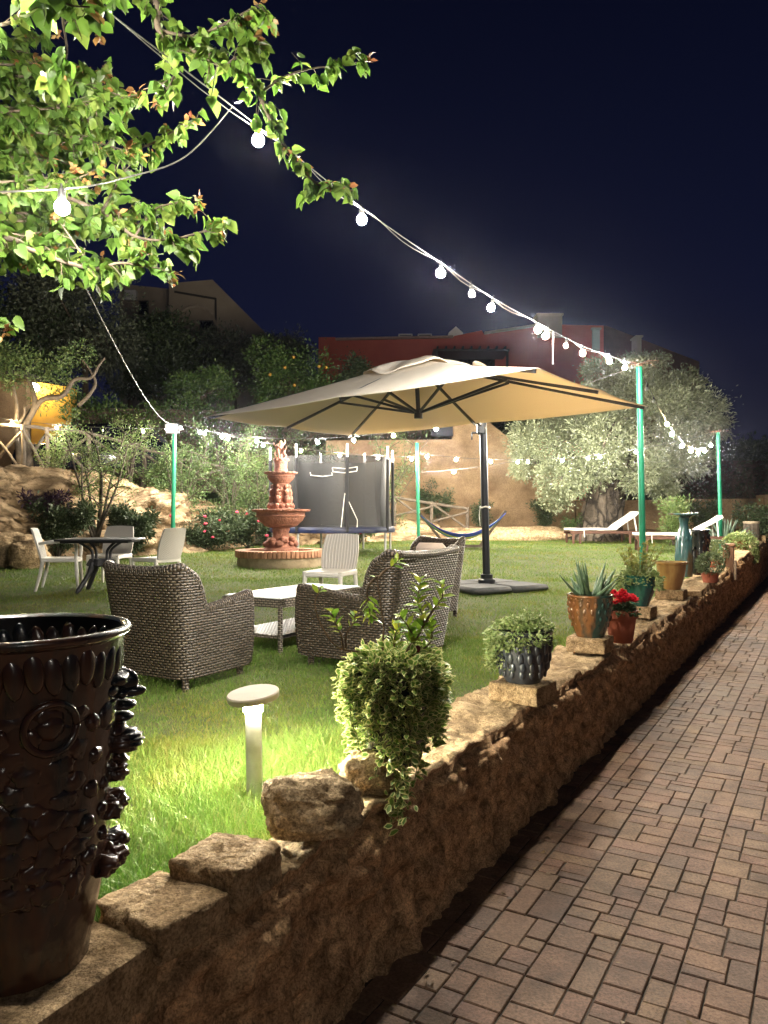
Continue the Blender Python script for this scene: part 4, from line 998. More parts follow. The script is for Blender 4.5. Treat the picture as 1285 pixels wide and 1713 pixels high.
# trailing variegated plant
c_ = W(2.60, 1.45, .585)
tp_ = thing('trailing_plant', 'bushy plant with cream edged leaves spilling over its pot, next to the boulder', 'potted plant', c_)
m = MB(); potbody(m, [(.09, .06), (.105, .08), (.125, .2), (.14, .36), (.15, .38), (.15, .41)]); m.build('pot', glaze('green_brown_glaze', (.03, .06, .04), (.06, .05, .03), (.02, .04, .03)), tp_); soil(tp_, .135, .385)
def trailing():
    pos = []; d = []; st = MB()
    for k in range(105):                                       # hanging stems
        a = RN.randrange(11) * .571 + RN.gauss(0, .13); r0 = RN.uniform(.05, .15); L = RN.choice((.15, .25, .35, .45, .5)) * RN.uniform(.7, 1.1)
        toc = max(0, math.cos(a - math.atan2(-.95, -.1)))                # towards the camera they fall lowest
        L *= .8 + .35 * toc
        p = [np.array((r0 * math.cos(a), r0 * math.sin(a), .41 + RN.uniform(0, .05)))]
        rr = .150 + .06 * noise.noise(Vector((math.cos(a) * 3, math.sin(a) * 3, 1))) + RN.uniform(-.015, .05); n_ = 8
        for i in range(1, n_ + 1):
            q = i / n_; aa = a + .3 * math.sin(q * 3 + k) * q; R2 = r0 + (rr - r0) * min(1, q * 3) - .03 * q * RN.random()
            z = .43 + .05 * math.sin(min(1, q * 3) * PI) * RN.random() - L * max(0, q - .2)
            p.append(np.array((R2 * math.cos(aa), R2 * math.sin(aa), z)))
        c = curve(p, 4); st.tube(c[::2], .0018, 4, caps=False)
        for i in range(3, len(c)):
            for _ in range(2 if RN.random() < .6 else 1):
                out = np.array((math.cos(a), math.sin(a), .15)) + np.array((RN.gauss(0, .6), RN.gauss(0, .6), RN.gauss(0, .45)))
                pos.append(c[i] + np.array((RN.gauss(0, .006), RN.gauss(0, .006), RN.gauss(0, .006)))); d.append(out)
    for k in range(620):                                       # the mound on top
        a = RN.uniform(0, 2 * PI); r = .185 * math.sqrt(RN.random()); r *= .9 + .35 * noise.noise(Vector((math.cos(a) * 2, math.sin(a) * 2, 4))); z = .42 + .085 * math.sqrt(max(0, 1 - (r / .19) ** 2)) * RN.uniform(.1, 1.1) * (.7 + 1.1 * abs(noise.noise(Vector((r * math.cos(a) * 16, r * math.sin(a) * 16, 2)))))
        pos.append((r * math.cos(a), r * math.sin(a), z)); d.append((math.cos(a) + RN.gauss(0, .6), math.sin(a) + RN.gauss(0, .6), .7 + RN.gauss(0, .4)))
    for k in range(16):                                        # two long strands creeping down the wall edge
        q = k / 15; b_ = np.array((.02 - .02 * q, -.16 - .08 * q, .10 - .16 * q)); 
        for _ in range(9): pos.append(b_ + np.array((RN.gauss(0, .022), RN.gauss(0, .022), RN.gauss(0, .02)))); d.append((RN.gauss(0, 1), -1 + RN.gauss(0, .5), RN.gauss(0, .6)))
    n = len(pos); leaves('leaves', M_var, np.array(pos), np.array(d), NR.uniform(.022, .044, n), .66, T_OVAL, tp_, jit=.7, world=False)
    st.build('stems', M_gstem, tp_)
    sp = []; sd = []; ss = []; ws = MB()                       # upright glossy sprigs
    def sprig(pts, lf, size, dens=.022, spread=.8):
        c = curve([np.array(p) for p in pts], 8); ws.tube(c, [.0055, .002], 6)
        c = np.array(c); L = np.concatenate([[0], np.cumsum(np.linalg.norm(np.diff(c, axis=0), axis=1))]); k = 0; s_ = L[-1] * (1 - lf)
        while s_ <= L[-1]:
            p = np.array([np.interp(s_, L, c[:, i]) for i in range(3)]); t_ = unit(c[min(len(c) - 1, np.searchsorted(L, s_))] - c[max(0, np.searchsorted(L, s_) - 2)])
            a = k * 2.4; e1 = unit(np.cross(t_, (.3, 1, .2))); e2 = np.cross(t_, e1)
            sp.append(p); sd.append(t_ * .55 + spread * (e1 * math.cos(a) + e2 * math.sin(a))); ss.append(size * RN.uniform(.75, 1.15)); k += 1; s_ += dens * RN.uniform(.5, 1.1)
    B0 = (0, 0, .42)
    k_ = 2.95 / F                                              # photo pixel at the plant
    def pp(px, py, dy=0): return (((px - 642.5) * k_ - c_[0]), dy, EYE - (py - 860) * k_ - c_[2])
    sprig([B0, pp(708, 1050), pp(700, 1010, .02), pp(706, 970, .03)], .75, .060, .0075, 1.0)
    sprig([B0, pp(690, 1075), pp(684, 1050, -.03), pp(668, 1028, -.05)], .55, .054, .009)
    sprig([pp(708, 1050), pp(728, 1020, .02), pp(742, 1000, .03), pp(740, 978, .03)], .65, .052, .009)
    sprig([B0, pp(641, 1090, -.02), pp(642, 1050, -.02), pp(636, 1005, -.02), pp(630, 965, 0)], .02, .045, .05)
    sprig([pp(630, 965, 0), pp(615, 985), pp(617, 1020), pp(622, 1038)], .5, .054, .009)
    sprig([pp(632, 970, 0), pp(645, 955, .02), pp(656, 950, .02), pp(668, 938, .02)], .35, .05, .008)
    sprig([B0, pp(620, 1092, -.04), pp(570, 1082, -.06), pp(542, 1050, -.06), pp(528, 1010, -.05), pp(538, 982, -.05)], .05, .042, .010)
    sprig([pp(575, 1083, -.06), pp(572, 1060, -.06), pp(560, 1035, -.06), pp(556, 1020, -.06)], .6, .05, .009)
    sprig([pp(580, 1083, -.06), pp(580, 1060, -.05), pp(592, 1040, -.05), pp(595, 1024, -.05)], .4, .045, .01)
    sprig([B0, pp(660, 1078), pp(664, 1060, .03), pp(675, 1048, .03)], .7, .05, .008)
    sprig([B0, pp(715, 1085, .03), pp(725, 1062, .05), pp(718, 1040, .05)], .7, .05, .008)
    leaves('upright_leaves', M_gl, np.array(sp), np.array(sd), np.array(ss), .46, T_OVAL, tp_, jit=.25, world=False)
    ws.build('woody_stems', M_stem, tp_)
    m = MB(); m.ico(pp(699, 1085, -.03), .011, 2, (1, 1, 1.3)); m.ico(pp(676, 1095, -.05), .009, 2); m.build('bud', mat('dark_red_bud', (.14, .01, .02), (.08, .006, .012), 30, .6), tp_)
trailing()

BLK = dict(nz=.005, k=20)
def potspot(px, t, z): return onwall(px, t, z)
# black succulent pot
def block_for(c, w, h, label, seed, dz=.0):
    s = c[0] * .5 + c[1] * .866; t = -c[0] * .866 + c[1] * .5
    rough_block('stone_block', label, s, t, c[2] - h, w, w * 1.15, h, RN.uniform(-.12, .02), seed=seed, **BLK)
M_blackg = glaze('slate_black_glaze', (.022, .027, .036), (.035, .040, .050), (.018, .018, .022), rough=.42)
c_ = W(4.12, 1.48, .665); block_for(c_, .26, .105, 'pale cut block under the black lumpy pot', 21)
t = thing('potted_succulent', 'slate black lumpy pot overflowing with pale small-leaved succulent', 'potted plant', c_)
m = MB(); potbody(m, [(.095, 0), (.10, .01), (.115, .03), (.14, .10), (.155, .18), (.16, .26), (.165, .275), (.165, .29)], [(.06, 14, .022, 0), (.10, 16, .024, .5), (.15, 17, .026, 0), (.20, 18, .024, .5), (.245, 18, .018, 0)]); m.build('pot', M_blackg, t); soil(t, .148, .265)
def fuzz(par, r, z0, h, n, size, m_, hang=(), name='leaves', tpl=T_OVAL, asp=.6, drop=.1):
    pos = []; d = []
    for k in range(n):
        a = RN.uniform(0, 2 * PI); q = r * math.sqrt(RN.random()); lump = .55 + .9 * abs(noise.noise(Vector((q * math.cos(a) * 14, q * math.sin(a) * 14, n * .1)))) * 1.6; q *= .85 + .3 * noise.noise(Vector((math.cos(a) * 2, math.sin(a) * 2, n * .3))); z = z0 + h * lump * (1 - min(1, (q / r) ** 2)) * RN.uniform(.1, 1.15)
        pos.append((q * math.cos(a), q * math.sin(a), z)); d.append((math.cos(a) * .8 + RN.gauss(0, .6), math.sin(a) * .8 + RN.gauss(0, .6), .7 + RN.gauss(0, .5)))
    for a0, w, dp, k in hang:
        for _ in range(k):
            a = a0 + RN.gauss(0, w); q = RN.random(); pos.append(((r * .98 + .01 * RN.gauss(0, 1)) * math.cos(a), (r * .98 + .01 * RN.gauss(0, 1)) * math.sin(a), z0 - dp * q)); d.append((math.cos(a) + RN.gauss(0, .5), math.sin(a) + RN.gauss(0, .5), RN.gauss(0, .5)))
    return leaves(name, m_, np.array(pos), np.array(d), NR.uniform(.7, 1.25, len(pos)) * size, asp, tpl, par, jit=.6, world=False)
fuzz(t, .190, .295, .070, 2600, .021, M_varp, [(-2.3, .35, .10, 420), (-2.9, .3, .22, 420), (-1.2, .3, .07, 160), (3.2, .3, .16, 240)])
# aloe pot
M_amber = glaze('amber_glaze', (.13, .050, .018), (.21, .085, .028), (.018, .045, .038), 4, .2)
c_ = onwall(987, 1.52, .70); block_for(c_, .25, .11, 'pale cut block under the amber glazed aloe pot', 23)
t = thing('potted_aloe', 'amber glazed pot with green streaks holding a spiky green aloe', 'potted plant', c_)
m = MB(); potbody(m, [(.10, 0), (.105, .012), (.12, .05), (.15, .14), (.158, .22), (.160, .285), (.168, .295), (.168, .31)], [(.09, 14, .014, 0), (.14, 17, .015, .5), (.19, 18, .017, 0), (.24, 18, .017, .5), (.28, 20, .012, 0)]); m.build('pot', M_amber, t); soil(t, .15, .28)
M_aloe = mat('aloe_leaf', (.055, .10, .055), (.09, .14, .07), 14, .5)
m = MB()
for k in range(24):
    a = RN.uniform(0, 2 * PI); tilt = RN.uniform(.2, .95) * (1 if k > 6 else .5); L = RN.uniform(.16, .32); w = RN.uniform(.011, .018); b0 = np.array((.09 * math.cos(a) * RN.random(), .09 * math.sin(a) * RN.random(), .28))
    o = np.array((math.cos(a), math.sin(a), 0)); pts = [b0 + o * math.sin(tilt) * L * q * (1 - .15 * q) + np.array((0, 0, math.cos(tilt) * L * q)) for q in np.linspace(0, 1, 7)]
    m.tube(pts, [w, w * 1.15, w * 1.1, w * .95, w * .7, w * .4, .001], 6)
m.build('aloe_leaves', M_aloe, t, smooth='all')
# terracotta pot with red flowers
M_tc = mat('terracotta', (.33, .095, .05), (.25, .07, .038), 6, .75, bstr=.2, bscale=50, bdist=.004)
c_ = onwall(1039, 1.40, .60)
t = thing('potted_flowers', 'plain terracotta pot full of red flowers beside the aloe', 'potted plant', c_)
m = MB(); potbody(m, [(.085, 0), (.09, .01), (.115, .19), (.128, .192), (.132, .25)]); m.build('pot', M_tc, t); soil(t, .11, .225)
fuzz(t, .125, .25, .06, 420, .034, leafmat('dark_green_leaf', (.04, .075, .035), (.07, .12, .05)), [(-1.6, .8, .03, 60)])
pos = []; d = []
for k in range(48):
    a = RN.uniform(0, 2 * PI); q = .135 * math.sqrt(RN.random()); c0 = np.array((q * math.cos(a), q * math.sin(a), .325 + .05 * (1 - (q / .12) ** 2) + RN.uniform(-.015, .02)))
    for _ in range(26): v = unit(NR.normal(0, 1, 3)); v[2] = abs(v[2]); pos.append(c0 + v * .008); d.append(v)
leaves('blooms', leafmat('red_petal', (.42, .008, .018), (.60, .02, .035), trans=.2), np.array(pos), np.array(d), NR.uniform(.018, .030, len(pos)), .7, T_DIA, t, world=False)
# green pot
c_ = onwall(1070, 1.60, .70); block_for(c_, .24, .11, 'pale cut block under the dark green pot', 25)
t = thing('potted_shrub', 'dark green glazed pot with yellowish upright sprigs and a pale trailing skirt', 'potted plant', c_)
m = MB(); potbody(m, [(.085, 0), (.09, .012), (.10, .04), (.14, .14), (.15, .2), (.14, .27), (.15, .30)], [(.275, 22, .014, 0)]); m.build('pot', glaze('deep_green_glaze', (.008, .06, .045), (.02, .10, .07), (.01, .04, .04), rough=.12), t); soil(t, .13, .28)
fuzz(t, .20, .29, .08, 600, .034, M_varp, [(2.9, .5, .13, 220), (-2.4, .4, .08, 120), (-.2, .4, .14, 160)])
pos = []; d = []; m = MB()
for k in range(34):
    a = RN.uniform(0, 2 * PI); L = RN.uniform(.15, .34); tl = RN.uniform(.1, .7); o = np.array((math.cos(a), math.sin(a), 0)); b0 = np.array((0, 0, .3)) + o * RN.uniform(0, .08)
    pt = [b0 + o * math.sin(tl) * L * q + np.array((0, 0, math.cos(tl) * L * q)) for q in np.linspace(0, 1, 6)]; m.tube(pt, [.004, .0015], 5)
    for q in range(2, 6):
        for _ in range(5): pos.append(pt[q] + NR.normal(0, .006, 3)); d.append(unit(pt[5] - pt[0]) + NR.normal(0, .7, 3))
leaves('sprigs', leafmat('olive_yellow_leaf', (.16, .20, .04), (.26, .27, .06), (.30, .22, .07)), np.array(pos), np.array(d), NR.uniform(.022, .040, len(pos)), .42, T_OVAL, t, world=False); m.build('stems', M_gstem, t)
# yellow pot
c_ = onwall(1123, 1.60, .715); block_for(c_, .28, .12, 'greyish cut block under the wide yellow pot', 27)
t = thing('yellow_pot', 'wide ochre yellow glazed pot without a plant, before the teal vase', 'pot', c_)
m = MB(); potbody(m, [(.105, 0), (.11, .01), (.12, .05), (.15, .16), (.165, .25), (.168, .29), (.185, .30), (.188, .325)]); m.build('body', glaze('ochre_glaze', (.36, .20, .06), (.44, .27, .09), (.26, .13, .05), 3), t); soil(t, .165, .295)
c_ = onwall(1160, 1.42, .615)
rough_block('stone_block', 'small flat stone lying on the wall just past the yellow pot', c_[0] * .5 + c_[1] * .866, 1.44, .60, .2, .2, .07, .3, seed=31, **BLK)
# teal vase
c_ = onwall(1144, 1.80, .70)
t = thing('tall_vase', 'tall teal glazed vase with a wide flat brim, standing behind the yellow pot', 'vase', c_)
m = MB(); m.lathe([(.12, 0), (.125, .02), (.13, .12), (.125, .26), (.128, .30), (.12, .34), (.115, .50), (.095, .60), (.068, .68), (.06, .76), (.075, .85), (.12, .875), (.19, .885), (.21, .893), (.212, .912), (.195, .915), (.15, .905), (.05, .87), (.04, .6)], 48, fn=lambda r, z, a, j: r * (1 + .03 * math.cos(8 * a) * (.1 < z < .6)))
for k in range(8): a = 2 * PI * k / 8; m.ico((.11 * math.cos(a), .11 * math.sin(a), .55), .03, 2, (.5, .8, 1.3), rz=a)
m.build('body', glaze('teal_glaze', (.025, .075, .078), (.055, .125, .12), (.11, .075, .04), 5, .18), t)
# dark figure-like carved vase beside it
c_ = onwall(1171, 1.66, .69)
t = thing('carved_vase', 'dark carved ceramic vase with knobbly relief right beside the tall teal vase', 'vase', c_)
m = MB(); m.lathe([(.11, 0), (.12, .03), (.14, .12), (.13, .3), (.11, .42), (.13, .52), (.12, .64), (.14, .68), (.11, .67), (.09, .5)], 40)
for k in range(46): a = RN.uniform(0, 2 * PI); z = RN.uniform(.05, .62); r = float(np.interp(z, [0, .12, .3, .42, .52, .64], [.11, .14, .13, .11, .13, .12])); m.ico((r * math.cos(a), r * math.sin(a), z), RN.uniform(.018, .034), 2, (.8, 1, 1.3), .3, 3, k)
m.build('body', Mv_, t, smooth='all')
# clipped shrubs in pots
M_clip = leafmat('clipped_leaf', (.07, .11, .05), (.13, .17, .08), (.17, .20, .10), trans=.2)
for px, t_, z, r, lab in ((1196, 1.62, .70, .20, 'round clipped grey-green shrub behind, the higher of the two by the terracotta post'), (1188, 1.40, .66, .165, 'low clipped grey-green shrub at the wall edge, in front of the higher shrub')):
    c_ = onwall(px, t_, z); t = thing('clipped_shrub', lab, 'shrub', c_)
    m = MB(); potbody(m, [(.09, 0), (.12, .13), (.125, .14)]); m.build('pot', M_tc, t)
    q = unit(NR.normal(0, 1, (1700, 3))); rr = r * (.86 + .2 * NR.random((1700, 1))); pos = q * rr * (1.05, 1.05, .92) + (0, 0, .12 + r * .8)
    leaves('foliage', M_clip, pos, q + NR.normal(0, .6, q.shape), NR.uniform(.022, .04, 1700), .55, T_DIA, t, world=False)
# terracotta post on the wall
c_ = onwall(1219, 1.42, .50); t = thing('terracotta_post', 'square terracotta post with a metal pipe standing at the wall edge', 'post', c_, WR)
m = MB(); m.box((0, 0, .27), (.16, .16, .60), b=.01); m.box((0, 0, .585), (.20, .20, .05), b=.01); m.build('body', mat('brown_terracotta', (.26, .14, .08), (.18, .09, .05), 5, .8, bstr=.4), t)
m = MB(); m.tube([(.11, -.1, .02), (.11, -.1, .34)], .022, 10); m.build('pipe', mat('pale_pipe', (.35, .27, .2), rough=.5), t)
# far variegated trailing plant and barrel planter
c_ = onwall(1238, 1.62, .75); t = thing('trailing_plant', 'pale variegated plant draped over the far end of the wall', 'potted plant', c_)
m = MB(); potbody(m, [(.14, 0), (.19, .28), (.2, .30)]); m.build('pot', M_tc, t)
fuzz(t, .34, .28, .16, 1500, .055, M_varp, [(-2.2, .7, .42, 700), (-1.2, .5, .45, 500)])
c_ = onwall(1257, 1.66, .86); t = thing('barrel_planter', 'upright slatted barrel planter at the far end of the wall', 'planter', c_)
m = MB()
for k in range(16):
    a = 2 * PI * k / 16; m.box((.17 * math.cos(a), .17 * math.sin(a), .27), (.03, .062, .56), rz=a, b=.006)
m.build('slats', M_wood, t); m = MB(); m.lathe([(.185, .5), (.20, .53), (.20, .56), (.17, .56)], 24); m.lathe([(.19, .05), (.195, .08), (.19, .1)], 24, caps=False); m.build('hoops', mat('pale_hoop', (.45, .36, .25), rough=.7), t)
c_ = onwall(1271, 1.5, .86); rough_block('stone_block', 'cut block on the far end of the wall beyond the barrel planter', c_[0] * .5 + c_[1] * .866, 1.5, .86, .3, .3, .2, 0, seed=41, **BLK)
# ------------------------------------------------------------------ green poles
PA = np.array((3.45, 10.3, 0)); PB = np.array((.89, 20.3, 0)); PC = np.array((7.83, 17.9, 0)); PL = np.array((-4.52, 16.5, 0))
TOP = dict(A=np.array((3.42, 10.3, 3.60)), B=np.array((.87, 20.3, 3.47)), C=np.array((7.78, 17.9, 3.52)), L=np.array((-4.50, 16.5, 3.55)))
M_copper = mat('copper_wire', (.16, .075, .05), (.12, .055, .04), 10, .5, .3)
for key, b0, lab, r in (('A', PA, 'green metal pole by the low wall, thickest and nearest of the light poles', .042), ('C', PC, 'green metal pole at the far end of the low wall, right of the olive tree', .042),
                        ('B', PB, 'slim green metal pole behind the lawn beside the hammock', .045), ('L', PL, 'green metal pole with a small floodlight before the rock bank', .047)):
    base = b0 + (0.03 if key != 'L' else -.02, 0, LZ(b0[1]) - .05); t = thing('light_pole', lab, 'pole', base, 0, 'green poles carrying the string lights')
    m = MB(); m.tube([base, TOP[key]], r, 14); m.build('shaft', M_green, t, world=True)
    m = MB(); m.tube([TOP[key] - (0, 0, .02), TOP[key] + (0, 0, .012)], r + .008, 14)
    if key in 'AC':
        for k in range(11):
            a = RN.uniform(0, 2 * PI); L = RN.uniform(.12, .30); m.tube([TOP[key], TOP[key] + (L * math.cos(a) * .5, L * math.sin(a) * .5, RN.uniform(0, .06)), TOP[key] + (L * math.cos(a), L * math.sin(a), RN.uniform(-.09, .05))], .0025, 5)
        m.build('wire_ends', M_copper, t, world=True)
    else: m.build('cap', M_green, t, world=True)
# floodlight on the left pole
fl_ = TOP['L'] + (-.02, -.1, -.12); t = thing('floodlight', 'small black floodlight with pale glass clamped to the left green pole', 'floodlight', fl_)
m = MB(); m.box((0, 0, 0), (.30, .06, .24), b=.012, rx=.25); m.box((0, .06, .04), (.06, .08, .04)); m.build('housing', M_dark, t)
m = MB(); m.box((0, -.033, -.008), (.25, .008, .19), b=.002, rx=.25); m.build('glass', mat('lamp_glass', (.6, .58, .52), rough=.2), t)

# ------------------------------------------------------------------ string lights
LW = 2200
M_bn = emit('bulb_near', (1.0, .93, .80), LW * .36); M_bw = emit('bulb_white', (1.0, .93, .80), LW); M_by = emit('bulb_warm', (1.0, .74, .38), LW * .75); M_off = mat('bulb_glass_off', (.75, .75, .72), rough=.15)
M_cab = mat('pale_cable', (.09, .087, .08), rough=.5); M_sock = mat('black_socket', (.02, .02, .02), rough=.4)
def bulbmesh(m_):
    mb = MB(); mb.lathe([(0, -.118), (.018, -.113), (.029, -.101), (.033, -.085), (.029, -.068), (.018, -.053), (.014, -.045)], 12); o = mb.build('bulb', m_); COL.objects.unlink(o); return o.data
BM = {'n': bulbmesh(M_bn), 'm': bulbmesh(emit('bulb_mid', (1.0, .93, .80), LW * .9)), 's': bulbmesh(emit('bulb_dim', (1.0, .93, .80), LW * .30)), 'w': bulbmesh(M_bw), 'y': bulbmesh(M_by), 'o': bulbmesh(M_off)}
mb_ = MB(); mb_.tube([(0, 0, 0), (0, 0, -.05)], .017, 10); mb_.tube([(0, 0, 0), (0, 0, .03)], .006, 6); _o = mb_.build('socket', M_sock); COL.objects.unlink(_o); SKM = _o.data
def string_light(label, pts, rad, xs, twist=False, ext=()):
    t = thing('string_light', label, 'string light', pts[0], 0, 'string lights around the lawn')
    m = MB(); m.tube(pts, rad, 6)
    if twist: m.tube([p + np.array((.014 * math.cos(i * .9), 0, -.012 + .014 * math.sin(i * .9))) for i, p in enumerate(pts)], rad * .8, 5)
    m.build('cable', M_cab, t, world=True)
    A_ = np.array(pts); px = 642.5 + A_[:, 0] / A_[:, 1] * F
    spots = []
    for x, k in xs:
        best = None
        for i in range(len(A_) - 1):
            if A_[i, 1] > .3 and A_[i + 1, 1] > .3 and (px[i] - x) * (px[i + 1] - x) <= 0:
                q = (x - px[i]) / (px[i + 1] - px[i] + 1e-9); best = A_[i] + (A_[i + 1] - A_[i]) * q; break
        if best is not None: spots.append((best, k))
    spots += list(ext)
    for p, k in spots:
        b = link('bulb', BM[k], t); b.scale = (.80,) * 3; b.location = [float(v) for v in (p - np.array(pts[0]) - (0, 0, .004))]; b.rotation_euler = (RN.uniform(-.25, .25), RN.uniform(-.25, .25), 0)
        s = link('socket', SKM, b)
    return t
# near string along the wall: measured heights, running on over the camera's left shoulder, then an added bend whose bulbs brighten the wall
ys = [-3.4, -1.2, .6, 2.0, 3.36, 4.11, 4.96, 5.73, 6.7, 7.83, 8.75, 9.53, 10.3]
zs = [3.75, 3.60, 3.48, 3.38, 3.30, 3.24, 3.22, 3.21, 3.25, 3.31, 3.41, 3.49, 3.60]
def near(y): t = 2.16; return np.array(((y * .5 - t) / .866, y, float(np.interp(y, ys, zs))))
npts = curve([np.array((3.6, -3.9, 3.62)), np.array((2.3, -3.3, 3.57)), np.array((.9, -2.6, 3.52)), np.array((-1.2, -1.5, 3.5))] + [near(y) for y in ys[2:]], 8); npts[-1] = TOP['A']
string_light('bright string of white bulbs over the wall edge, ending at the near green pole', npts, .0030, [(x, 'n' if x < 620 else 'm') for x in (430, 605, 738, 825, 897, 916, 975, 1018, 1048)] + [(788, 'o'), (948, 'o')], True,
             [(near(2.45), 'n'), (near(1.2), 'm'), (near(-.2), 'o'), (np.array((.9, -2.6, 3.5)), 'o'), (np.array((2.3, -3.3, 3.55)), 'n'), (np.array((3.6, -3.9, 3.6)), 'n')])  # last two lit bulbs are unseen, added to brighten the wall face
string_light('string of bulbs running under the parasol from the floodlight pole to the near green pole', sag(TOP['L'], TOP['A'], .62, 40), .006, [(341, 'w'), (371, 'w'), (429, 'w'), (530, 'w'), (591, 'w'), (657, 'y'), (729, 'w')])
string_light('string of bulbs sagging from the floodlight pole to the slim back pole', sag(TOP['L'], TOP['B'] - (0, 0, .35), .18, 40), .006, [(303, 's'), (335, 's'), (383, 'w'), (440, 'w'), (504, 'y'), (569, 'w'), (633, 'w'), (688, 'w')])
string_light('string of bulbs crossing in front of the olive tree to the slim back pole', sag(TOP['B'] - (0, 0, .25), TOP['C'], .38, 40), .006, [(698, 'y'), (714, 'w'), (762, 'w'), (822, 'w'), (867, 's'), (883, 'n'), (940, 'm'), (983, 's'), (1003, 'm'), (1063, 'm')])
string_light('short drooping string of bulbs between the two green poles at the wall', sag(TOP['A'], TOP['C'], .72, 40), .006, [(1083, 'o'), (1093, 'o'), (1114, 'y'), (1125, 'w'), (1142, 'w'), (1155, 'y'), (1168, 'w'), (1178, 'w'), (1189, 'w')])
pl = P(-60, 690, 17.5); string_light('string of bulbs leading left from the floodlight pole past the yellow wall', sag(TOP['L'] - (0, 0, .1), pl, .12, 24), .006, [(240, 's'), (173, 'o'), (97, 's'), (21, 'y')])
# low second row by the plaster wall
string_light('low string with two yellow bulbs against the tan plaster wall', sag(P(699, 790, 20.4), P(868, 770, 20.2), .05, 20), .006, [(760, 'y')])
# branch string into the near tree
J0 = near(3.22); J1 = P(103, 316, 2.75); J2 = P(-160, 325, 2.9)
string_light('cable with one blazing bulb hanging inside the leafy branches', list(curve([J0, P(310, 262, 3.15), P(215, 296, 3.0), J1, J2], 8)), .0028, [(103, 's')])
m = MB(); m.tube(sag(P(118, 430, 3.7), TOP['L'], .25, 24), .005, 6); tag(m.build('cable', M_cab), 'bare thin cable slanting from the near tree down to the floodlight pole', 'cable')
m = MB(); m.tube([TOP['A'] - (.0, 0, .35) + (-1.18, .0, .16), P(926, 614, 9.2)], .006, 5); 
m = MB(); A_ = near(6.99); m.tube(sag(A_, CN['N2'] + (0, 0, .01), .02, 8), .005, 5); tag(m.build('cord', M_cab), 'short cord tying the parasol corner up to the string lights', 'cord')

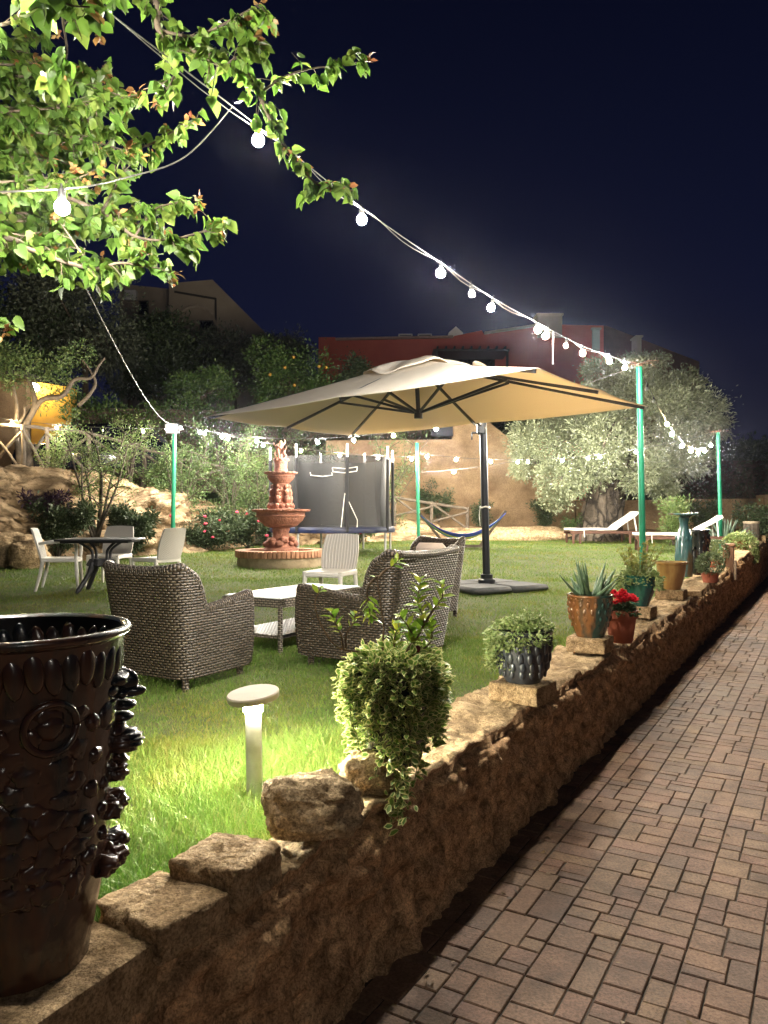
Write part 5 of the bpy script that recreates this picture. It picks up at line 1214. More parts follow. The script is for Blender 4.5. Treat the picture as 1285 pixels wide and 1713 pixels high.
# ------------------------------------------------------------------ near tree with heart shaped leaves
M_bark = mat('dark_bark', (.10, .075, .05), (.05, .038, .028), 14, .9, bstr=.8, bscale=40)
M_hl = leafmat('heart_leaf', (.050, .108, .016), (.080, .142, .021), (.13, .175, .034), trans=.45, rough=.5)
M_red = leafmat('young_red_leaf', (.22, .085, .035), (.26, .17, .05), (.18, .05, .03), trans=.35)
def near_tree():
    t = thing('leafy_tree', 'near tree whose heart-leaved branches hang into the top left corner, lit by a bulb', 'tree', (-3.3, 2.6, -.02))
    tr_ = MB(); base = np.array((-3.3, 2.6, 0))
    tr_.tube(curve([base, base + (.05, .0, 1.2), base + (.02, .1, 2.2), base + (.2, .2, 3.0)], 6), [.13, .12, .115, .11] + [.1] * 15, 12)
    fork = base + (.1, .15, 2.6)
    B = []      # limbs: control points in the photo, each with its depth
    def br(pts, r, dens=1.0, tip=.5, l=1.0): B.append(([P(*p) for p in pts], r, dens, tip, l))
    br([(-300, 160, 3.0), (0, -60, 3.0), (241, -10, 3.0), (267, 51, 3.0), (329, 87, 3.0), (406, 118, 3.05), (436, 164, 3.05), (462, 221, 3.05), (493, 267, 3.05), (519, 298, 3.05), (544, 313, 3.05), (585, 312, 3.05)], .016, 1.35, .4)
    br([(436, 155, 3.05), (478, 128, 3.1), (519, 115, 3.1), (565, 110, 3.1), (612, 100, 3.1)], .006, .8)
    br([(267, 51, 3.0), (329, 60, 2.95), (390, 31, 2.9), (437, 5, 2.9)], .007, 1.3)
    br([(329, 87, 3.0), (370, 110, 2.9), (400, 90, 2.85), (432, 72, 2.85)], .005, 1.2)
    br([(300, 70, 3.0), (290, 130, 2.9), (265, 170, 2.85)], .006, 1.2)
    br([(-300, 260, 3.3), (0, 293, 3.2), (77, 318, 3.2), (170, 354, 3.25), (226, 395, 3.2), (288, 400, 3.2), (380, 375, 3.2)], .013, 1.5)
    br([(-300, 330, 3.0), (0, 395, 3.0), (51, 418, 3.0), (154, 450, 3.05), (205, 440, 3.05), (290, 455, 3.1)], .015, 1.4)
    br([(-300, 140, 3.4), (0, 180, 3.4), (80, 190, 3.4), (160, 205, 3.4), (230, 245, 3.4), (290, 220, 3.4), (328, 203, 3.4)], .012, 1.5)
    br([(-200, 60, 2.6), (0, 42, 2.6), (35, 18, 2.6), (70, -10, 2.6)], .008, 1.0)
    br([(120, -60, 2.3), (105, 20, 2.3), (112, 90, 2.35), (95, 130, 2.4)], .006, .9)
    br([(80, -80, 1.9), (100, -30, 1.85), (110, 5, 1.8), (150, 12, 1.8)], .005, .8)
    br([(150, -40, 2.2), (165, 30, 2.2), (160, 60, 2.2)], .004, .9)
    for k in range(38):
        y0 = RN.uniform(60, 450); dy = RN.uniform(-70, 60); d0 = RN.uniform(2.9, 3.9); xe = RN.uniform(40, 235) if y0 < 330 else RN.uniform(60, 300)
        br([(-260, y0 - dy * .5, d0), (-60, y0, d0), (xe * .5, y0 + dy * .4, d0 + .1), (xe, y0 + dy, d0 + .1)], .008, 1.25)
    br([(-100, 540, 2.9), (-20, 548, 2.9), (8, 556, 2.9)], .005, .8)
    br([(170, 354, 3.25), (200, 300, 3.3), (215, 250, 3.3)], .006, 1.2)
    br([(154, 450, 3.05), (120, 400, 3.05), (95, 365, 3.1)], .006, .8)
    br([(226, 395, 3.2), (260, 350, 3.2), (300, 340, 3.2), (330, 345, 3.2)], .005, 1.3)
    hp = []; hd = []; hs = []; rp = []; rd = []; rs = []
    for pts, r, dens, tip, l in B:
        c = np.array(curve(pts, 8)); tr_.tube(c, [max(.0022, r * (1 - .8 * i / len(c))) for i in range(len(c))], 7)
        if np.linalg.norm(pts[0] - fork) < 1.6 and r > .007: tr_.tube(curve([fork, (fork + pts[0]) / 2 + (0, 0, .05), pts[0]], 5), [.05, r * 1.2], 8)
        L = np.concatenate([[0], np.cumsum(np.linalg.norm(np.diff(c, axis=0), axis=1))]); s = .05
        while s < L[-1]:
            p = np.array([np.interp(s, L, c[:, i]) for i in range(3)]); q = s / L[-1]
            i0 = min(len(c) - 2, int(np.searchsorted(L, s))); tg = unit(c[i0 + 1] - c[max(0, i0 - 1)])
            o = unit(tg * .7 + np.array((RN.gauss(0, .7), RN.gauss(0, .7), RN.gauss(0, .7)))); ln_ = RN.uniform(.03, .15) * (1 - .35 * q); e = p + o * ln_ + (0, 0, -.25 * ln_)
            tr_.tube([p, (p + e) / 2 + (0, 0, .008), e], [.0022, .0012], 4, caps=False)
            for k in range(RN.choice((4, 5, 6))):
                w = RN.random() ** .6; pp = p + (e - p) * w; a = k * 2.4 + RN.random()
                dd = o * .5 + np.array((math.cos(a) * .7, math.sin(a) * .7, -.75 + RN.gauss(0, .35)))
                hp.append(pp + NR.normal(0, .006, 3)); hd.append(dd); hs.append(RN.uniform(.034, .062))
            if q > .85 and RN.random() < .3 or RN.random() < .012:
                for k in range(4): rp.append(e + NR.normal(0, .008, 3)); rd.append(o + NR.normal(0, .8, 3)); rs.append(RN.uniform(.018, .038))
            s += .031 / dens * RN.uniform(.5, 1.5)
        e = c[-1]; tg = unit(c[-1] - c[-5])
        for k in range(7): rp.append(e + NR.normal(0, .01, 3)); rd.append(tg + NR.normal(0, .7, 3)); rs.append(RN.uniform(.02, .045))
    tr_.build('trunk', M_bark, t, world=True, smooth='all')
    keep = [i for i in range(len(hp)) if np.linalg.norm(hp[i] + unit(np.array(hd[i])) * .03 - (J1 - (0, 0, .07))) > .13]; hp = [hp[i] for i in keep]; hd = [hd[i] for i in keep]; hs = [hs[i] for i in keep]
    n = len(hp); leaves('crown', M_hl, np.array(hp), np.array(hd), np.array(hs), .86, T_HEART, t, jit=.7)
    leaves('young_leaves', M_red, np.array(rp), np.array(rd), np.array(rs), .6, T_OVAL, t, jit=.7)
    # unseen crown to the left; second set of clumps added to shade the path
    q, dd = crown_pts([(-2.9, 2.4, 3.6, 1.0, 1.1, .8), (-3.0, 1.2, 3.5, .9, .9, .7)], 2600, 24)
    q2, d2 = crown_pts([(-1.30, 1.66, 2.82, .36, .32, .24), (-1.55, 1.45, 2.95, .3, .3, .2), (-1.2, 1.3, 2.8, .32, .25, .24)], 900, 14); q = np.concatenate([q, q2]); dd = np.concatenate([dd, d2])
    ok = (q[:, 0] < -.56 * np.maximum(q[:, 1], .2)); leaves('side_crown', M_hl, q[ok], dd[ok] - (0, 0, .5), NR.uniform(.04, .06, ok.sum()), .86, T_HEART, t)
near_tree()

# ------------------------------------------------------------------ olive tree on the far right
M_obark = mat('olive_bark', (.20, .16, .12), (.085, .068, .05), 5, .95, bstr=1.0, bscale=9, bdist=.08, stretch=(1, 1, .35))
crack(M_obark, 2.6, (1.6, 1.6, .45), .14, .25, .10)
M_olv = leafmat('olive_leaf', (.12, .14, .075), (.20, .225, .13), (.28, .30, .19), trans=.2)
def olive():
    ox, oy = P(1000, 880, 22.0)[0], 22.0; z0 = LZ(oy); t = thing('olive_tree', 'big silvery olive tree with thick gnarled trunk at the far right of the lawn', 'tree', (ox, oy, z0 - .05))
    m = MB()
    def rad(r, z, a, j): return r * (1 + .13 * math.sin(3 * a + z * 1.5) + .08 * math.sin(7 * a + 2 * z) + .12 * fbm(math.cos(a) * 1.5, math.sin(a) * 1.5, z * 1.1))
    pr = [(.95, -.1), (.75, .12), (.62, .4), (.55, .8), (.52, 1.2), (.50, 1.5), (.42, 1.8), (.2, 2.0)]
    pr = [(float(np.interp(z, [p[1] for p in pr], [p[0] for p in pr])), z) for z in np.linspace(-.1, 2.0, 30)]
    m.lathe(pr, 56, fn=rad); m.v = [(x + .12 * z, y, z) for x, y, z in m.v]
    blobs = []
    for px, py, y, rx, rz in ((905, 745, 21.4, 1.05, .85), (935, 800, 20.9, .85, .65), (960, 690, 21.8, 1.2, .9), (1010, 740, 20.7, 1.2, 1.0), (1060, 660, 21.8, 1.4, 1.0), (1115, 690, 21.6, 1.3, 1.0), (1160, 690, 22.0, 1.0, .8), (1185, 722, 22.2, .75, .5), (1130, 760, 21.2, 1.1, .8), (1075, 780, 20.9, .9, .75), (1105, 810, 21.3, .55, .55), (880, 775, 21.5, .6, .55), (930, 835, 21.1, .5, .35), (1030, 625, 22.2, 1.0, .55), (1080, 610, 22.4, .7, .4), (1000, 690, 22.9, 1.5, 1.2), (1100, 720, 23.2, 1.5, 1.2), (1140, 645, 22.2, .8, .55), (985, 790, 21.0, .7, .5)):
        c = P(px, py, y); blobs.append((c[0], c[1], c[2], rx, rx * .9, rz))
    for b_ in blobs:
        e = np.array(b_[:3]) - (ox, oy, z0 - .05); s = np.array((.15, 0, 1.5)) + NR.normal(0, .1, 3); mid = (s + e) / 2 + (0, 0, .35)
        m.tube(curve([s, mid, e], 8), [.17, .03], 7)
    for pts in ([(1018, 770, 20.6), (1010, 745, 20.2), (1022, 722, 20.2), (1028, 705, 20.4)],):
        m.tube(curve([P(*p) - (ox, oy, z0 - .05) for p in pts], 6), [.05, .02], 6)
    m.build('trunk', M_obark, t, smooth='all')
    q, d = crown_pts(blobs, 120000, 42, .135, .30); n = len(q)
    leaves('crown', M_olv, q, d, NR.uniform(.07, .125, n), .32, T_OLIVE, t, jit=1.0)
olive()

# ------------------------------------------------------------------ background trees and hedge
M_dk = leafmat('dark_leaf', (.030, .050, .022), (.055, .080, .035), (.085, .105, .055), trans=.15)
M_dk2 = leafmat('grey_green_leaf', (.05, .065, .042), (.09, .105, .07), (.12, .135, .095), trans=.15)
M_hedge = leafmat('hedge_leaf', (.035, .075, .02), (.065, .12, .03), (.11, .16, .045), trans=.25)
M_mid = leafmat('mid_leaf', (.06, .11, .035), (.11, .17, .055), (.17, .22, .09), trans=.3)
def bgtree(name, label, px, pyc, y, rx, rz, n, size, m_, group='dark trees behind the garden', asp=.5, fruit=0, trunk=True):
    c = P(px, pyc, y); t = thing(name, label, 'tree', (c[0], y, 0.5), 0, group)
    bl = [(c[0], y, c[2], rx * .75, rx * .6, rz * .8)]
    for k in range(7): a = RN.uniform(0, 2 * PI); bl.append((c[0] + rx * .62 * math.cos(a), y + .4 * rx * math.sin(a), c[2] + RN.uniform(-.55, .62) * rz, rx * RN.uniform(.3, .5), rx * .4, rz * RN.uniform(.25, .45)))
    q, d = crown_pts(bl, n, 22, .2, .4); leaves('crown', m_, q, d, NR.uniform(.7, 1.3, len(q)) * size, asp, T_DIA, t, jit=1)
    m = MB(); b0 = np.array((c[0], y, .5)); m.tube([b0, b0 + (.1, 0, (c[2] - .5) * .5), (c[0] + .05, y, c[2])], [.22, .08], 8)
    for b_ in bl[1:]: m.tube(curve([(c[0], y, c[2] - rz * .6), ((c[0] + b_[0]) / 2, y, c[2] - rz * .1), b_[:3]], 4), [.08, .02], 5)
    m.build('trunk', M_bark, t, world=True)
    if fruit:
        m = MB()
        for k in range(fruit): v = unit(NR.normal(0, 1, 3)); v[1] = -abs(v[1]) * .9 - .2; m.ico((c[0] + rx * .8 * v[0], y + rx * .7 * v[1], c[2] - .1 + rz * .75 * v[2] * .8), .065, 1)
        m.build('fruit', mat('yellow_fruit', (.40, .22, .02), (.36, .18, .015), 3, .5), t, world=True)
bgtree('dark_tree', 'large dark tree filling the far left below the near leaves', 40, 560, 31, 3.2, 2.6, 9000, .17, M_dk)
bgtree('dark_tree', 'dark grey-green tree left of the cable, below the cream villa', 140, 545, 30, 3.0, 2.6, 10000, .16, M_dk2)
bgtree('dark_tree', 'shadowy dark tree between the cable and the cream villa doorway', 215, 590, 34, 3.2, 2.0, 7000, .18, M_dk)
bgtree('dark_tree', 'low dark tree in front of the cream villa arch', 285, 625, 33, 2.6, 1.5, 6000, .16, M_dk)
bgtree('dark_tree', 'rounded grey-green tree under the cream villa arch', 390, 605, 36, 2.3, 1.8, 8000, .15, M_dk2)
bgtree('dark_tree', 'rounded grey-green tree right of the cream villa, next to the lemon tree', 475, 600, 38, 2.2, 1.5, 6000, .15, M_dk2)
bgtree('lemon_tree', 'dark citrus tree dotted with yellow fruit left of the red building', 495, 632, 29, 1.9, 1.5, 9000, .13, M_hedge, None, .5, 6)
bgtree('lemon_tree', 'smaller dark citrus tree rising above the hedge', 335, 650, 27, 1.6, .7, 5000, .12, M_hedge, None, .5, 0)
bgtree('dark_tree', 'small pointed dark tree against the red building left edge', 592, 630, 31, .9, 1.1, 3500, .12, M_dk)
bgtree('dark_tree', 'black bushy tree mass between the plaster wall and the olive tree', 850, 718, 30, 2.6, 1.1, 6000, .16, M_dk)
bgtree('dark_tree', 'black tree rising over the low wall behind the far green pole', 1180, 790, 34, 3.4, 1.5, 7000, .18, M_dk)
bgtree('dark_tree', 'black tree at the right picture edge behind the low wall', 1290, 790, 33, 2.6, 1.6, 6000, .18, M_dk)
def hedge(name, label, p0, p1, top, depth, n, m_, z0, size=.11):
    p0 = np.array(p0); p1 = np.array(p1); L = np.linalg.norm(p1 - p0); t = thing(name, label, 'hedge', ((p0 + p1) / 2)[:2].tolist() + [z0])
    u = NR.random(n); w = NR.uniform(-1, 1, n); h = NR.random(n) ** .7
    e = unit(p1 - p0); nn = np.array((-e[1], e[0]))
    shell = np.where(NR.random(n) < .6, np.sign(w) * (.8 + .3 * NR.random(n)), w) * depth / 2
    tp = top + .16 * np.sin(u * L * 2.1) + .1 * np.sin(u * L * 5.3)
    x = p0[0] + (p1[0] - p0[0]) * u + nn[0] * shell; y = p0[1] + (p1[1] - p0[1]) * u + nn[1] * shell; z = z0 + (tp - z0) * h + NR.normal(0, .05, n)
    q = np.stack([x, y, z], 1); d = np.stack([nn[0] * np.sign(w), nn[1] * np.sign(w), .5 + 0 * u], 1) + NR.normal(0, .7, (n, 3))
    leaves('foliage', m_, q, d, NR.uniform(.7, 1.3, n) * size, .55, T_DIA, t, jit=1)
    m = MB(); c = (p0 + p1) / 2; m.box((c[0], c[1], (z0 + top - .25) / 2), (L - .2, depth * .7, top - .25 - z0), rz=math.atan2(e[1], e[0])); m.build('inner_branches', M_bark, t, world=True)
a = P(112, 680, 24.5); b_ = P(470, 680, 25.5)
hedge('hedge', 'long clipped hedge behind the terrace, lit green beside the yellow wall', a[:2], b_[:2], 5.2, 1.1, 16000, M_hedge, 2.3)
a = P(430, 700, 27.2); b_ = P(800, 700, 28)
hedge('hedge', 'dark hedge line behind the parasol, above the plaster wall', a[:2], b_[:2], 5.0, 1.2, 9000, M_dk, 1.5, .14)
a = P(1040, 760, 30); b_ = P(1420, 760, 29.5)
hedge('hedge', 'tall black hedge behind the low tan wall on the right', a[:2], b_[:2], 3.9, 1.2, 9000, M_dk, .8, .15)

# ------------------------------------------------------------------ walls and buildings behind
M_plas = grain(mat('tan_plaster', (.34, .24, .14), (.24, .16, .092), 1.1, .9, bstr=.3, bscale=14, bdist=.02, lo=.35, hi=.65), 30, .75, 1.1, 1.6, .72)
wy = 25.0
def wp(px, py): p = P(px, py, wy); return (p[0], p[2])
m = MB(); b0 = .6
m.prism([(wp(545, 0)[0], b0), (wp(962, 0)[0], b0), wp(962, 800), wp(905, 765), wp(858, 738), wp(818, 706), wp(757, 706), wp(757, 735), wp(545, 737)], wy, wy + .35)
tag(m.build('plaster_wall', M_plas, smooth=False), 'tall tan plaster wall behind the hammock, its top sloping down to the right', 'wall')
m = MB(); p0 = P(962, 838, 25.2); p1 = P(1272, 834, 25.2)
m.prism([(p0[0], .5), (p1[0], .5), (p1[0], p1[2]), (p0[0], p0[2])], 25.05, 25.4); m.prism([(p1[0], .5), (p1[0] + .55, .5), (p1[0] + .55, p1[2] + .12), (p1[0], p1[2] + .12)], 24.9, 25.5)
tag(m.build('low_plaster_wall', M_plas, smooth=False), 'low tan plaster wall running behind the olive tree to the right edge', 'wall')
q = P(740, 715, 24.9); m = MB(); m.box((q[0], 24.93, q[2]), (.68, .10, .58)); tag(m.build('wall_panel', M_blk), 'dark slatted panel fixed high on the plaster wall beside the parasol mast', 'panel')
def windows(par, lst, y, m_f, m_g):
    for px, py, w, h in lst:
        p = P(px, py, y); f_ = MB()
        for dx, dz, sw, sh in ((0, h / 2, w + .12, .08), (0, -h / 2, w + .12, .08), (-w / 2, 0, .08, h - .08), (w / 2, 0, .08, h - .08)): f_.box((p[0] + dx, y - .03, p[2] + dz), (sw, .09, sh))
        fr = f_.build('window', m_f, par, world=True); g_ = MB(); g_.box((p[0], y - .012, p[2]), (w - .08, .02, h - .08)); g_.build('pane', m_g, fr, world=True)
M_pane = mat('dark_pane', (.01, .012, .016), rough=.1); M_frm = mat('dark_frame', (.05, .045, .04), rough=.6)
M_cream = mat('cream_render', (.40, .33, .25), (.33, .27, .20), .6, .9)
vy = 46.0
t = thing('cream_villa', 'dim cream villa with an arch high on the slope, upper left', 'house', (P(330, 0, vy)[0], vy + 3, 0))
def vp(px, py, y=vy): p = P(px, py, y); return (p[0], p[2])
m = MB(); m.prism([(vp(200, 0)[0], 0), (vp(292, 0)[0], 0), vp(292, 484), vp(215, 476), vp(200, 470)], vy, vy + 7)
m.prism([(vp(292, 0)[0], 0), (vp(455, 0)[0], 0), vp(455, 570), vp(363, 478), vp(292, 484)], vy - 1.2, vy + 7)
m.build('wall', M_cream, t, world=True, smooth=False)
windows(t, [(241, 515, .5, .75), (283, 545, .65, 1.6)], vy, M_frm, M_pane); windows(t, [(347, 544, .8, .45)], vy - 1.2, M_frm, M_pane)
m = MB(); pts = [np.array(P(328 + 34 * math.cos(a) , 548 - 36 * math.sin(a), vy - 1.25)) for a in np.linspace(0, PI, 20)]; m.tube(pts, .12, 6); m.build('arch', mat('arch_render', (.46, .38, .29), rough=.9), t, world=True)
m = MB(); m.beam(P(292, 488, vy - 1.3), P(362, 500, vy - 1.3), .1, .1); m.beam(P(361, 500, vy - 1.3), P(361, 600, vy - 1.3), .1, .1); m.build('drainpipe', M_frm, t, world=True)
m = MB(); q = P(221, 496, vy); m.box((q[0], vy - .2, q[2]), (.7, .35, .6), b=.03); m.build('air_conditioner', M_white, t, world=True)
M_redb = mat('red_render', (.58, .14, .10), (.50, .11, .08), .5, .9)
ry = 48.0
t = thing('red_building', 'long low red building with roof units and a dark pergola behind the parasol', 'house', (P(740, 0, ry)[0], ry + 3, 0))
def rp_(px, py): p = P(px, py, ry); return (p[0], p[2])
m = MB(); m.prism([(rp_(533, 0)[0], 0), (rp_(1010, 0)[0], 0), rp_(1010, 545), rp_(925, 543), rp_(810, 560), rp_(806, 553), rp_(760, 562), rp_(757, 566), rp_(563, 570), rp_(561, 564), rp_(533, 564)], ry, ry + 8); m.build('wall', M_redb, t, world=True, smooth=False)
m = MB(); p0, p1 = P(561, 569, ry), P(758, 565, ry); m.beam(p0 + (0, .1, .06), p1 + (0, .1, .06), .5, .12); p0, p1 = P(811, 559, ry), P(925, 542, ry); m.beam(p0 + (0, .1, .06), p1 + (0, .1, .06), .5, .12); m.build('coping', mat('coping_stone', (.42, .30, .25), rough=.9), t, world=True)
for px in (679, 712):
    q = P(px, 564, ry); m = MB(); m.box((q[0], ry + 1, q[2] + .1), (.9, .4, .62), b=.03); o = m.build('air_conditioner', M_white, t, world=True)
    g_ = MB(); 
    for k in range(5): g_.box((q[0], ry + .79, q[2] - .1 + k * .1), (.74, .02, .05))
    g_.build('grille', M_frm, o, world=True)
q = P(764, 552, ry); m = MB(); m.prism([(q[0] - .45, q[2] - .3), (q[0] + .45, q[2] - .3), (q[0] + .45, q[2] - .05), (q[0], q[2] + .35), (q[0] - .45, q[2] - .05)], ry + .5, ry + 1.4); m.build('chimney', M_white, t, world=True)
for px, py, w in ((922, 538, 1.5), (1000, 562, .45), (1072, 575, .3)):
    q = P(px, py, ry - .5); m = MB(); m.box((q[0], ry + .3, q[2] - .2), (w, 1, 1.4)); m.box((q[0], ry + .3, q[2] + .53), (w + .15, 1.15, .1)); m.build('chimney', M_cream, t, world=True)
m = MB(); A_, B_ = P(725, 590, ry - 2.5), P(852, 582, ry - 2.5); m.box(((A_[0] + B_[0]) / 2, ry - 1.3, A_[2] + .15), (B_[0] - A_[0], 2.5, .12))
for k in range(9): m.box((A_[0] + (B_[0] - A_[0]) * (k + .5) / 9, ry - 1.35, A_[2] + .28), (.1, 2.8, .13))
for x in (A_[0] + .2, B_[0] - .1): m.beam((x, ry - 2.4, A_[2] + .1), (x, ry - 2.4, A_[2] - 2.6), .14)
m.build('pergola', M_frm, t, world=True)
m = MB(); q = P(785, 600, ry - .02); m.box((q[0], ry - .04, q[2]), (3.2, .06, 1.0)); m.build('door', M_pane, t, world=True)
M_roof = mat('brown_roof', (.16, .085, .065), (.12, .065, .05), 2, .9)
t = thing('brown_house', 'dim brown pitched-roof house rising behind the olive tree top', 'house', (P(1050, 0, 55)[0], 58, 0))
m = MB(); pr = [P(930, 700, 55), P(1170, 700, 55)]; m.prism([(pr[0][0], 0), (pr[1][0], 0), (pr[1][0], P(0, 605, 55)[2]), (P(1015, 0, 55)[0], P(0, 545, 55)[2]), (pr[0][0], P(0, 548, 55)[2])], 55, 62); m.build('wall', M_roof, t, world=True, smooth=False)

# ------------------------------------------------------------------ terrace on the left: house, lamp, fence, car, trees
def TZ(x): return LZ(19) + HB(x) - .06
M_ylw = mat('ochre_wall', (.62, .36, .06), (.50, .28, .045), 1.5, .9, bstr=.2, bscale=20)
t = thing('ochre_house', 'ochre house with a lit wall lamp and a tan end wall at the left edge', 'house', (-12.5, 24, 2.2))
m = MB(); a = P(44, 640, 21.5); m.prism([(a[0] - 6, 1.5), (a[0], 1.5), (a[0], a[2]), (a[0] - 6, a[2] + .25)], 21.5, 21.8); m.build('tan_wall', M_plas, t, world=True, smooth=False)
m = MB(); a = P(20, 640, 24); b_ = P(118, 640, 24); zt = P(0, 632, 24)[2]; m.prism([(a[0], 1.5), (b_[0], 1.5), (b_[0], zt - .3), (a[0], zt)], 24, 24.5); m.build('ochre_wall', M_ylw, t, world=True, smooth=False)
m = MB(); a = P(-40, 634, 21.3); b_ = P(47, 634, 21.3); m.box(((a[0] + b_[0]) / 2, 21.6, a[2] + .12), (b_[0] - a[0], 1.2, .14)); m.build('roof', M_frm, t, world=True)
lp = P(58, 648, 23.6); tl = thing('wall_lamp', 'glowing lamp high on the ochre wall behind the twisted trees', 'lamp', lp)
m = MB(); m.ico((0, 0, 0), .13, 3); m.build('globe', emit('lamp_globe', (1.0, .80, .42), 40), tl); m = MB(); m.lathe([(.06, .12), (.07, .16), (.03, .2)], 16); m.tube([(0, 0, .17), (0, .2, .22), (0, .41, .22)], .02, 6); m.build('bracket', M_dark, tl)
m = MB(); a, b_ = P(86, 735, 23.9), P(110, 735, 23.9); 
# rustic pole fence along the bank top
fence = thing('pole_fence', 'rustic grey pole fence with crossed rails along the top of the rock bank', 'fence', (-6.2, 17.8, 2.4))
posts = [(-20, 17.2), (38, 17.4), (78, 17.6), (148, 17.9), (240, 18.6), (300, 19.3), (372, 20.0)]
tops = [P(-20, 712, 17.2), P(38, 714, 17.4), P(78, 718, 17.6), P(148, 725, 17.9), P(240, 752, 18.6), P(300, 768, 19.3), P(372, 782, 20.0)]
def gnd(p): return TZ(p[0]) - .25
for p in tops:
    m = MB(); m.tube([(p[0], p[1], gnd(p) - .1), (p[0] + .03, p[1], p[2] * .5 + gnd(p) * .5), (p[0], p[1], p[2] + .05)], [.055, .05, .048], 8); m.build('post', M_wood, fence, world=True)
for i in range(len(tops) - 1):
    a, b_ = tops[i], tops[i + 1]; la, lb = a.copy(), b_.copy(); la[2] = gnd(a) + .12; lb[2] = gnd(b_) + .12
    m = MB(); m.tube(curve([a, (a + b_) / 2 + (0, 0, .03), b_], 4), .042, 7); m.build('rail', M_wood, fence, world=True)
    m = MB(); m.tube(curve([a - (0, .05, .08), (a + lb) / 2 + (0, -.05, .03), lb - (0, .05, 0)], 4), .036, 7); m.tube(curve([la + (0, .05, 0), (la + b_) / 2 + (0, .05, .04), b_ + (0, .05, -.06)], 4), .036, 7); m.build('cross_rail', M_wood, fence, world=True)
# rail by the hammock
fence = thing('pole_fence', 'short rustic pole railing sloping down behind the hammock', 'fence', (1.4, 22.8, 1.0))
tp = [P(600, 822, 22.4), P(660, 832, 22.6), P(722, 842, 22.8), P(782, 851, 23.0)]
for p in tp: m = MB(); m.tube([(p[0], p[1], 1.0), p + (0, 0, .05)], .05, 8); m.build('post', M_wood, fence, world=True)
for i in range(3):
    a, b_ = tp[i], tp[i + 1]; m = MB(); m.tube([a, b_], .045, 7); m.build('rail', M_wood, fence, world=True)
    la, lb = a - (0, 0, .55), b_ - (0, 0, .6); m = MB(); m.tube([a, lb], .036, 7); m.tube([la, b_ - (0, .06, .1)], .036, 7); m.build('cross_rail', M_wood, fence, world=True)
# dark parked car
def car():
    cx, cy2 = P(172, 750, 20.8)[0], 20.8; z0 = TZ(cx) - .12
    t = thing('parked_car', 'dark blue parked car behind the pole fence on the terrace', 'car', (cx, cy2, z0), math.radians(8))
    M_cp = mat('dark_blue_paint', (.008, .010, .020), (.010, .012, .024), 5, .18, coat=.8); M_cg = mat('car_glass', (.006, .007, .009), rough=.05)
    hw = .86
    def sec(x):           # lower body section
        return float(np.interp(x, [-2.1, -2.0, -1.2, 1.0, 1.9, 2.1], [.62, .86, .93, .98, .92, .62])), float(np.interp(x, [-2.1, -1.9, 1.8, 2.1], [.74, .86, .86, .74]))
    m = MB()
    def bf(u, v):
        x = -2.1 + 4.2 * u; top, w = sec(x); a = v * PI
        yy = -math.copysign(abs(math.cos(a)) ** .35, math.cos(a)) * w; zz = .26 + (top - .26) * abs(math.sin(a)) ** .35
        return (x, yy, zz)
    m.grid(bf, 50, 30); m.box((0, 0, .32), (3.9, 1.5, .2), b=.05); m.build('body', M_cp, t, smooth='all')
    m = MB()
    def cf(u, v):
        x = -1.25 + 2.95 * u; h = float(np.interp(x, [-1.25, -.45, .3, 1.2, 1.7], [.92, 1.42, 1.48, 1.42, .95])); w = .80 - .16 * (h - .9) / .58; a = v * PI
        return (x, -math.copysign(abs(math.cos(a)) ** .4, math.cos(a)) * (w + .06 * (1 - abs(math.sin(a)))), .9 + (h - .9) * abs(math.sin(a)) ** .5)
    m.grid(cf, 40, 30); m.build('cabin', M_cg, t, smooth='all')
    m = MB(); m.grid(lambda u, v: (-.5 + 1.75 * u, (v - .5) * 1.22, float(np.interp(-.5 + 1.75 * u, [-.5, .3, 1.25], [1.425, 1.49, 1.43])) + .012 - .03 * (2 * v - 1) ** 2), 14, 8)
    for sy in (-1, 1):
        m.beam((-1.22, sy * .80, .93), (-.46, sy * .66, 1.43), .06, .04); m.beam((1.66, sy * .79, .96), (1.22, sy * .65, 1.43), .10, .05); m.beam((.3, sy * .81, .95), (.32, sy * .66, 1.46), .07, .03)
    m.build('roof', M_cp, t)
    for sx in (-1.3, 1.3):
        for sy in (-1, 1):
            m = MB(); m.lathe([(.20, -.10), (.31, -.10), (.33, -.06), (.33, .06), (.31, .10), (.20, .10)], 28); m.v = [(x + sx, z + sy * .76, y + .33) for x, y, z in m.v]; w = m.build('wheel', M_blk, t)
            m = MB(); m.lathe([(0, -.07), (.19, -.09), (.21, -.06)], 20); m.lathe([(0, .07), (.19, .09), (.21, .06)], 20); m.v = [(x + sx, z + sy * .76, y + .33) for x, y, z in m.v]; m.build('rim', M_galv, w)
    for sy in (-1, 1):
        m = MB(); m.ico((-2.0, sy * .62, .68), .13, 2, (.5, 1.2, .6)); m.build('headlight', M_pane, t); m = MB(); m.box((-.75, sy * .95, 1.0), (.1, .2, .13), b=.03); m.build('mirror', M_cp, t)
        m = MB(); m.box((.1, sy * .875, .80), (.18, .02, .025), b=.006); m.box((1.0, sy * .872, .80), (.18, .02, .025), b=.006); m.build('handle', M_galv, t)
car()

